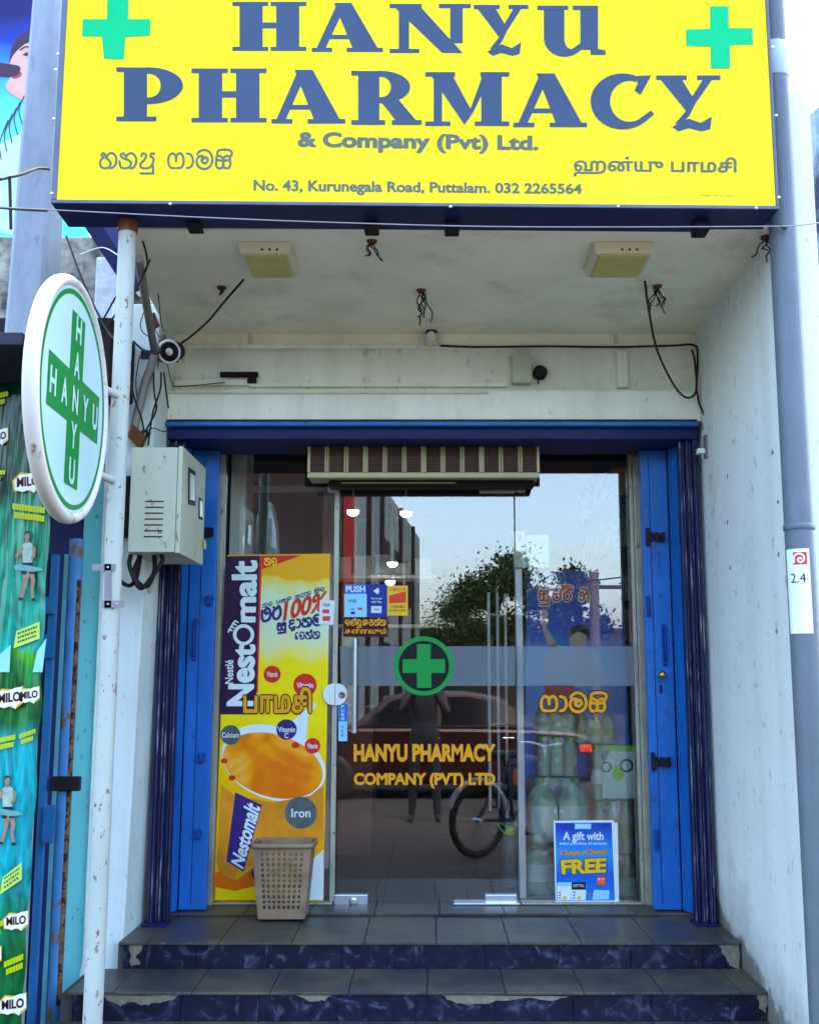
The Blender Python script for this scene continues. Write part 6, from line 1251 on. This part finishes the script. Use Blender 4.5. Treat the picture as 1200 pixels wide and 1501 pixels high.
for x in (-1.27, 1.36):
    for y, sg in ((CY1 - .10, 1), (CY0 + .10, -1)):
        wl = MB().lathe((x, y - .09 * sg, .31), [(.20, 0), (.30, .01), (.31, .04), (.31, .16), (.29, .19), (.21, .20)], 24, (0, sg, 0)).build('wheel', m_tyre if 'm_tyre' in globals() else m_black, car)
        rm_ = MB().lathe((x, y - .09 * sg, .31), [(.20, .17), (.205, .195), (.19, .19), (.175, .15), (.05, .15)], 24, (0, sg, 0)).build('rim', m_steel, wl)
        for k in range(7):
            a = 2 * math.pi * k / 7; d_ = Vector((math.cos(a), 0, math.sin(a))); MB().obox(Vector((x, y + .09 * sg, .31)) + d_ * .10, d_ * .095, Vector((0, .012, 0)), Vector((-d_.z, 0, d_.x)) * .016).build('spoke', m_steel, wl)
for x in (-2.06, 2.14): MB().box(x - .09, x + .09, CY1 - .06, CY1 + .004, .62, .74).build('headlight' if x < 0 else 'tail_light', m_wh if x < 0 else m_rd, car, bevel=.02)
for x in (.02, 1.02): MB().box(x, x + .16, CY1, CY1 + .02, .80, .825).build('door_handle', m_steel, car, bevel=.005)

# bicycle parked at the kerb before the shop (below the frame, seen in the door glass)
bc = Vector((.80, 1.74, .12)); bdir = Vector((.78, -.62, 0)).normalized(); bn_ = Vector((-bdir.y, bdir.x, 0))
bi = thing('bicycle', 'black bicycle with pale mudguards parked on the pavement, reflected low in the door', 'bicycle', bc)
m_tyre = mat('tyre', (0.012, 0.012, 0.012), 0.8); m_bf = mat('bicycle_paint', (0.02, 0.02, 0.025), 0.3)
def Bp(a, z, o_=0): return bc + bdir * a * .92 + Vector((0, 0, z * .92)) + bn_ * o_ * .92
for a0 in (-.52, .52):
    rr_ = .33; wc = lambda t, r_, o_=0: Bp(a0 + r_ * math.cos(t), rr_ + r_ * math.sin(t), o_)
    whl = MB().tube([wc(2 * math.pi * k / 40, rr_ - .026) for k in range(41)], .027, 8, caps=False).build('wheel', m_tyre, bi)
    MB().tube([wc(2 * math.pi * k / 40, rr_ - .058) for k in range(41)], .01, 6, caps=False).build('rim', m_bf, whl)
    sp_ = MB()
    for k in range(18): sp_.tube([wc(2 * math.pi * k / 18 + .2, .02, .02 * (-1) ** k), wc(2 * math.pi * k / 18, rr_ - .05)], .0018, 4, caps=False)
    sp_.build('spokes', m_bf, whl); MB().tube([Bp(a0, rr_, -.05), Bp(a0, rr_, .05)], .02, 8).build('hub', m_steel, whl)
    MB().tube([wc(math.pi * (.12 + .76 * k / 16), rr_ + .025) for k in range(17)], .024, 6).build('mudguard', mat('grey_mudguard', (0.25, 0.25, 0.24), 0.4) if a0 < 0 else m_bf, bi)
fr2 = MB()
for p, q_ in (((-.52, .33), (-.08, .30)), ((-.52, .33), (-.16, .80)), ((-.08, .30), (-.18, .86)), ((-.08, .30), (.36, .72)), ((-.16, .80), (.34, .80)), ((.34, .86), (.40, .62)), ((.40, .62), (.52, .33))): fr2.tube([Bp(*p), Bp(*q_)], .016, 8)
fr2.build('frame', m_bf, bi)
MB().tube([Bp(.28, .98, -.28), Bp(.36, .98, -.2), Bp(.34, .95, 0), Bp(.36, .98, .2), Bp(.28, .98, .28)], .013, 8).build('handlebar', m_steel, bi); MB().tube([Bp(.34, .84), Bp(.34, .95)], .014, 8).build('stem', m_steel, bi)
MB().obox(Bp(-.20, .90), bdir * .13, bn_ * .07, (0, 0, .03)).build('saddle', m_black, bi, bevel=.025)
MB().lathe(Bp(-.08, .30, -.03), [(.09, 0), (.09, .008)], 20, bn_).build('chainring', m_steel, bi)
for s_ in (1, -1): MB().tube([Bp(-.08, .30, s_ * .05), Bp(-.08 + s_ * .11, .30 - s_ * .12, s_ * .07)], .01, 6).obox(Bp(-.08 + s_ * .11, .30 - s_ * .12, s_ * .12), bdir * .04, bn_ * .045, (0, 0, .01)).build('pedal', m_black, bi)
MB().tube([Bp(-.1, .29, -.06), Bp(-.16, .0, -.22)], .008, 6).build('kickstand', m_steel, bi)

# ================================================================== THE PHOTOGRAPHER (standing behind the lens, seen only in the door glass)
def person():
    J = {'pel': (0, 0, .92, .15, .105), 'waist': (0, 0, 1.06, .135, .10), 'chest': (0, .01, 1.26, .16, .115), 'neck0': (0, .0, 1.43, .075, .075), 'neck': (0, .02, 1.50, .055, .058), 'head0': (0, .035, 1.58, .078, .092), 'head1': (0, .035, 1.68, .076, .092), 'head2': (0, .03, 1.75, .045, .055)}
    E_ = [('pel', 'waist'), ('waist', 'chest'), ('chest', 'neck0'), ('neck0', 'neck'), ('neck', 'head0'), ('head0', 'head1'), ('head1', 'head2')]
    for s_, k in ((1, 'r'), (-1, 'l')):
        J.update({'sh' + k: (.18 * s_, 0, 1.39, .062, .062), 'el' + k: (.25 * s_, .12, 1.16, .045, .045), 'wr' + k: (.105 * s_, .30, 1.40, .030, .030), 'pa' + k: (.083 * s_, .325, 1.455, .026, .036), 'hp' + k: (.09 * s_, 0, .86, .092, .095), 'kn' + k: (.12 * s_, .01, .48, .060, .062), 'an' + k: (.14 * s_, -.02, .09, .040, .044), 'hl' + k: (.14 * s_, -.03, .04, .038, .038), 'to' + k: (.16 * s_, .15, .03, .042, .028)})
        E_ += [('chest', 'sh' + k), ('sh' + k, 'el' + k), ('el' + k, 'wr' + k), ('wr' + k, 'pa' + k), ('pel', 'hp' + k), ('hp' + k, 'kn' + k), ('kn' + k, 'an' + k), ('an' + k, 'hl' + k), ('hl' + k, 'to' + k)]
        for f in range(4):
            b = (.072 * s_, .335, 1.448 + f * .019, .0095, .0095); J['f%d%s' % (f, k)] = b
            J['g%d%s' % (f, k)] = (.060 * s_, .362, 1.452 + f * .019, .0085, .0085); J['h%d%s' % (f, k)] = (.043 * s_, .372, 1.455 + f * .018, .0075, .0075)
            E_ += [('pa' + k, 'f%d%s' % (f, k)), ('f%d%s' % (f, k), 'g%d%s' % (f, k)), ('g%d%s' % (f, k), 'h%d%s' % (f, k))]
        J['t0' + k] = (.070 * s_, .315, 1.455, .011, .011); J['t1' + k] = (.050 * s_, .330, 1.485, .009, .009); E_ += [('pa' + k, 't0' + k), ('t0' + k, 't1' + k)]
    nm = list(J); me = bpy.data.meshes.new('person'); me.from_pydata([J[k][:3] for k in nm], [(nm.index(a), nm.index(b)) for a, b in E_], [])
    o = bpy.data.objects.new('person', me); COL.objects.link(o)
    md = o.modifiers.new('skin', 'SKIN'); md.use_smooth_shade = True; sd = o.modifiers.new('sub', 'SUBSURF'); sd.levels = 2; sd.render_levels = 2
    for i, k in enumerate(nm): me.skin_vertices[0].data[i].radius = J[k][3:]; me.skin_vertices[0].data[i].use_root = (k == 'pel')
    m = bpy.data.materials.new('person_clothes'); m.use_nodes = True; n = m.node_tree.nodes; l = m.node_tree.links; b = n['Principled BSDF']; b.inputs['Roughness'].default_value = .8
    tc = n.new('ShaderNodeTexCoord'); sp_ = n.new('ShaderNodeSeparateXYZ'); l.new(tc.outputs['Object'], sp_.inputs[0])
    ab = n.new('ShaderNodeMath'); ab.operation = 'ABSOLUTE'; l.new(sp_.outputs[0], ab.inputs[0])
    r = n.new('ShaderNodeValToRGB'); r.color_ramp.interpolation = 'CONSTANT'; e = r.color_ramp.elements
    e[0].color = (.02, .015, .012, 1); e[1].position = .06 / 1.8; e[1].color = (.012, .012, .018, 1)
    for p, c in ((.93, (.022, .020, .034)), (1.46, (.09, .05, .035)), (1.70, (.008, .007, .006))): x = e.new(p / 1.8); x.color = c + (1,)
    dv_ = n.new('ShaderNodeMath'); dv_.operation = 'DIVIDE'; l.new(sp_.outputs[2], dv_.inputs[0]); dv_.inputs[1].default_value = 1.8; l.new(dv_.outputs[0], r.inputs[0])
    arm = n.new('ShaderNodeMath'); arm.operation = 'GREATER_THAN'; l.new(sp_.outputs[1], arm.inputs[0]); arm.inputs[1].default_value = .16
    mx = n.new('ShaderNodeMixRGB'); l.new(arm.outputs[0], mx.inputs[0]); l.new(r.outputs[0], mx.inputs[1]); mx.inputs[2].default_value = (.08, .045, .03, 1)
    l.new(mx.outputs[0], b.inputs['Base Color']); me.materials.append(m)
    return tag(o, 'person in dark shirt and trousers holding up a phone, faintly mirrored in the door', 'person')
pr = person()
pr.location = (-.02, -.395, .12); pr.scale = (.96, .96, .96)
hair = MB().lathe((-.02, -.395 + .026, 1.68), [(.079, 0), (.086, .05), (.078, .10), (.05, .135), (.008, .145)], 18).build('hair', mat('black_hair', (0.008, 0.007, 0.006), 0.7)); hair.parent = pr; hair.matrix_parent_inverse = pr.matrix_basis.inverted()
ph = MB().box(-.058, .022, -.022, -.012, CAMZ - .135, CAMZ + .02).build('phone', m_black, None, bevel=.006); tag(ph, 'black phone held up by the mirrored person', 'phone')
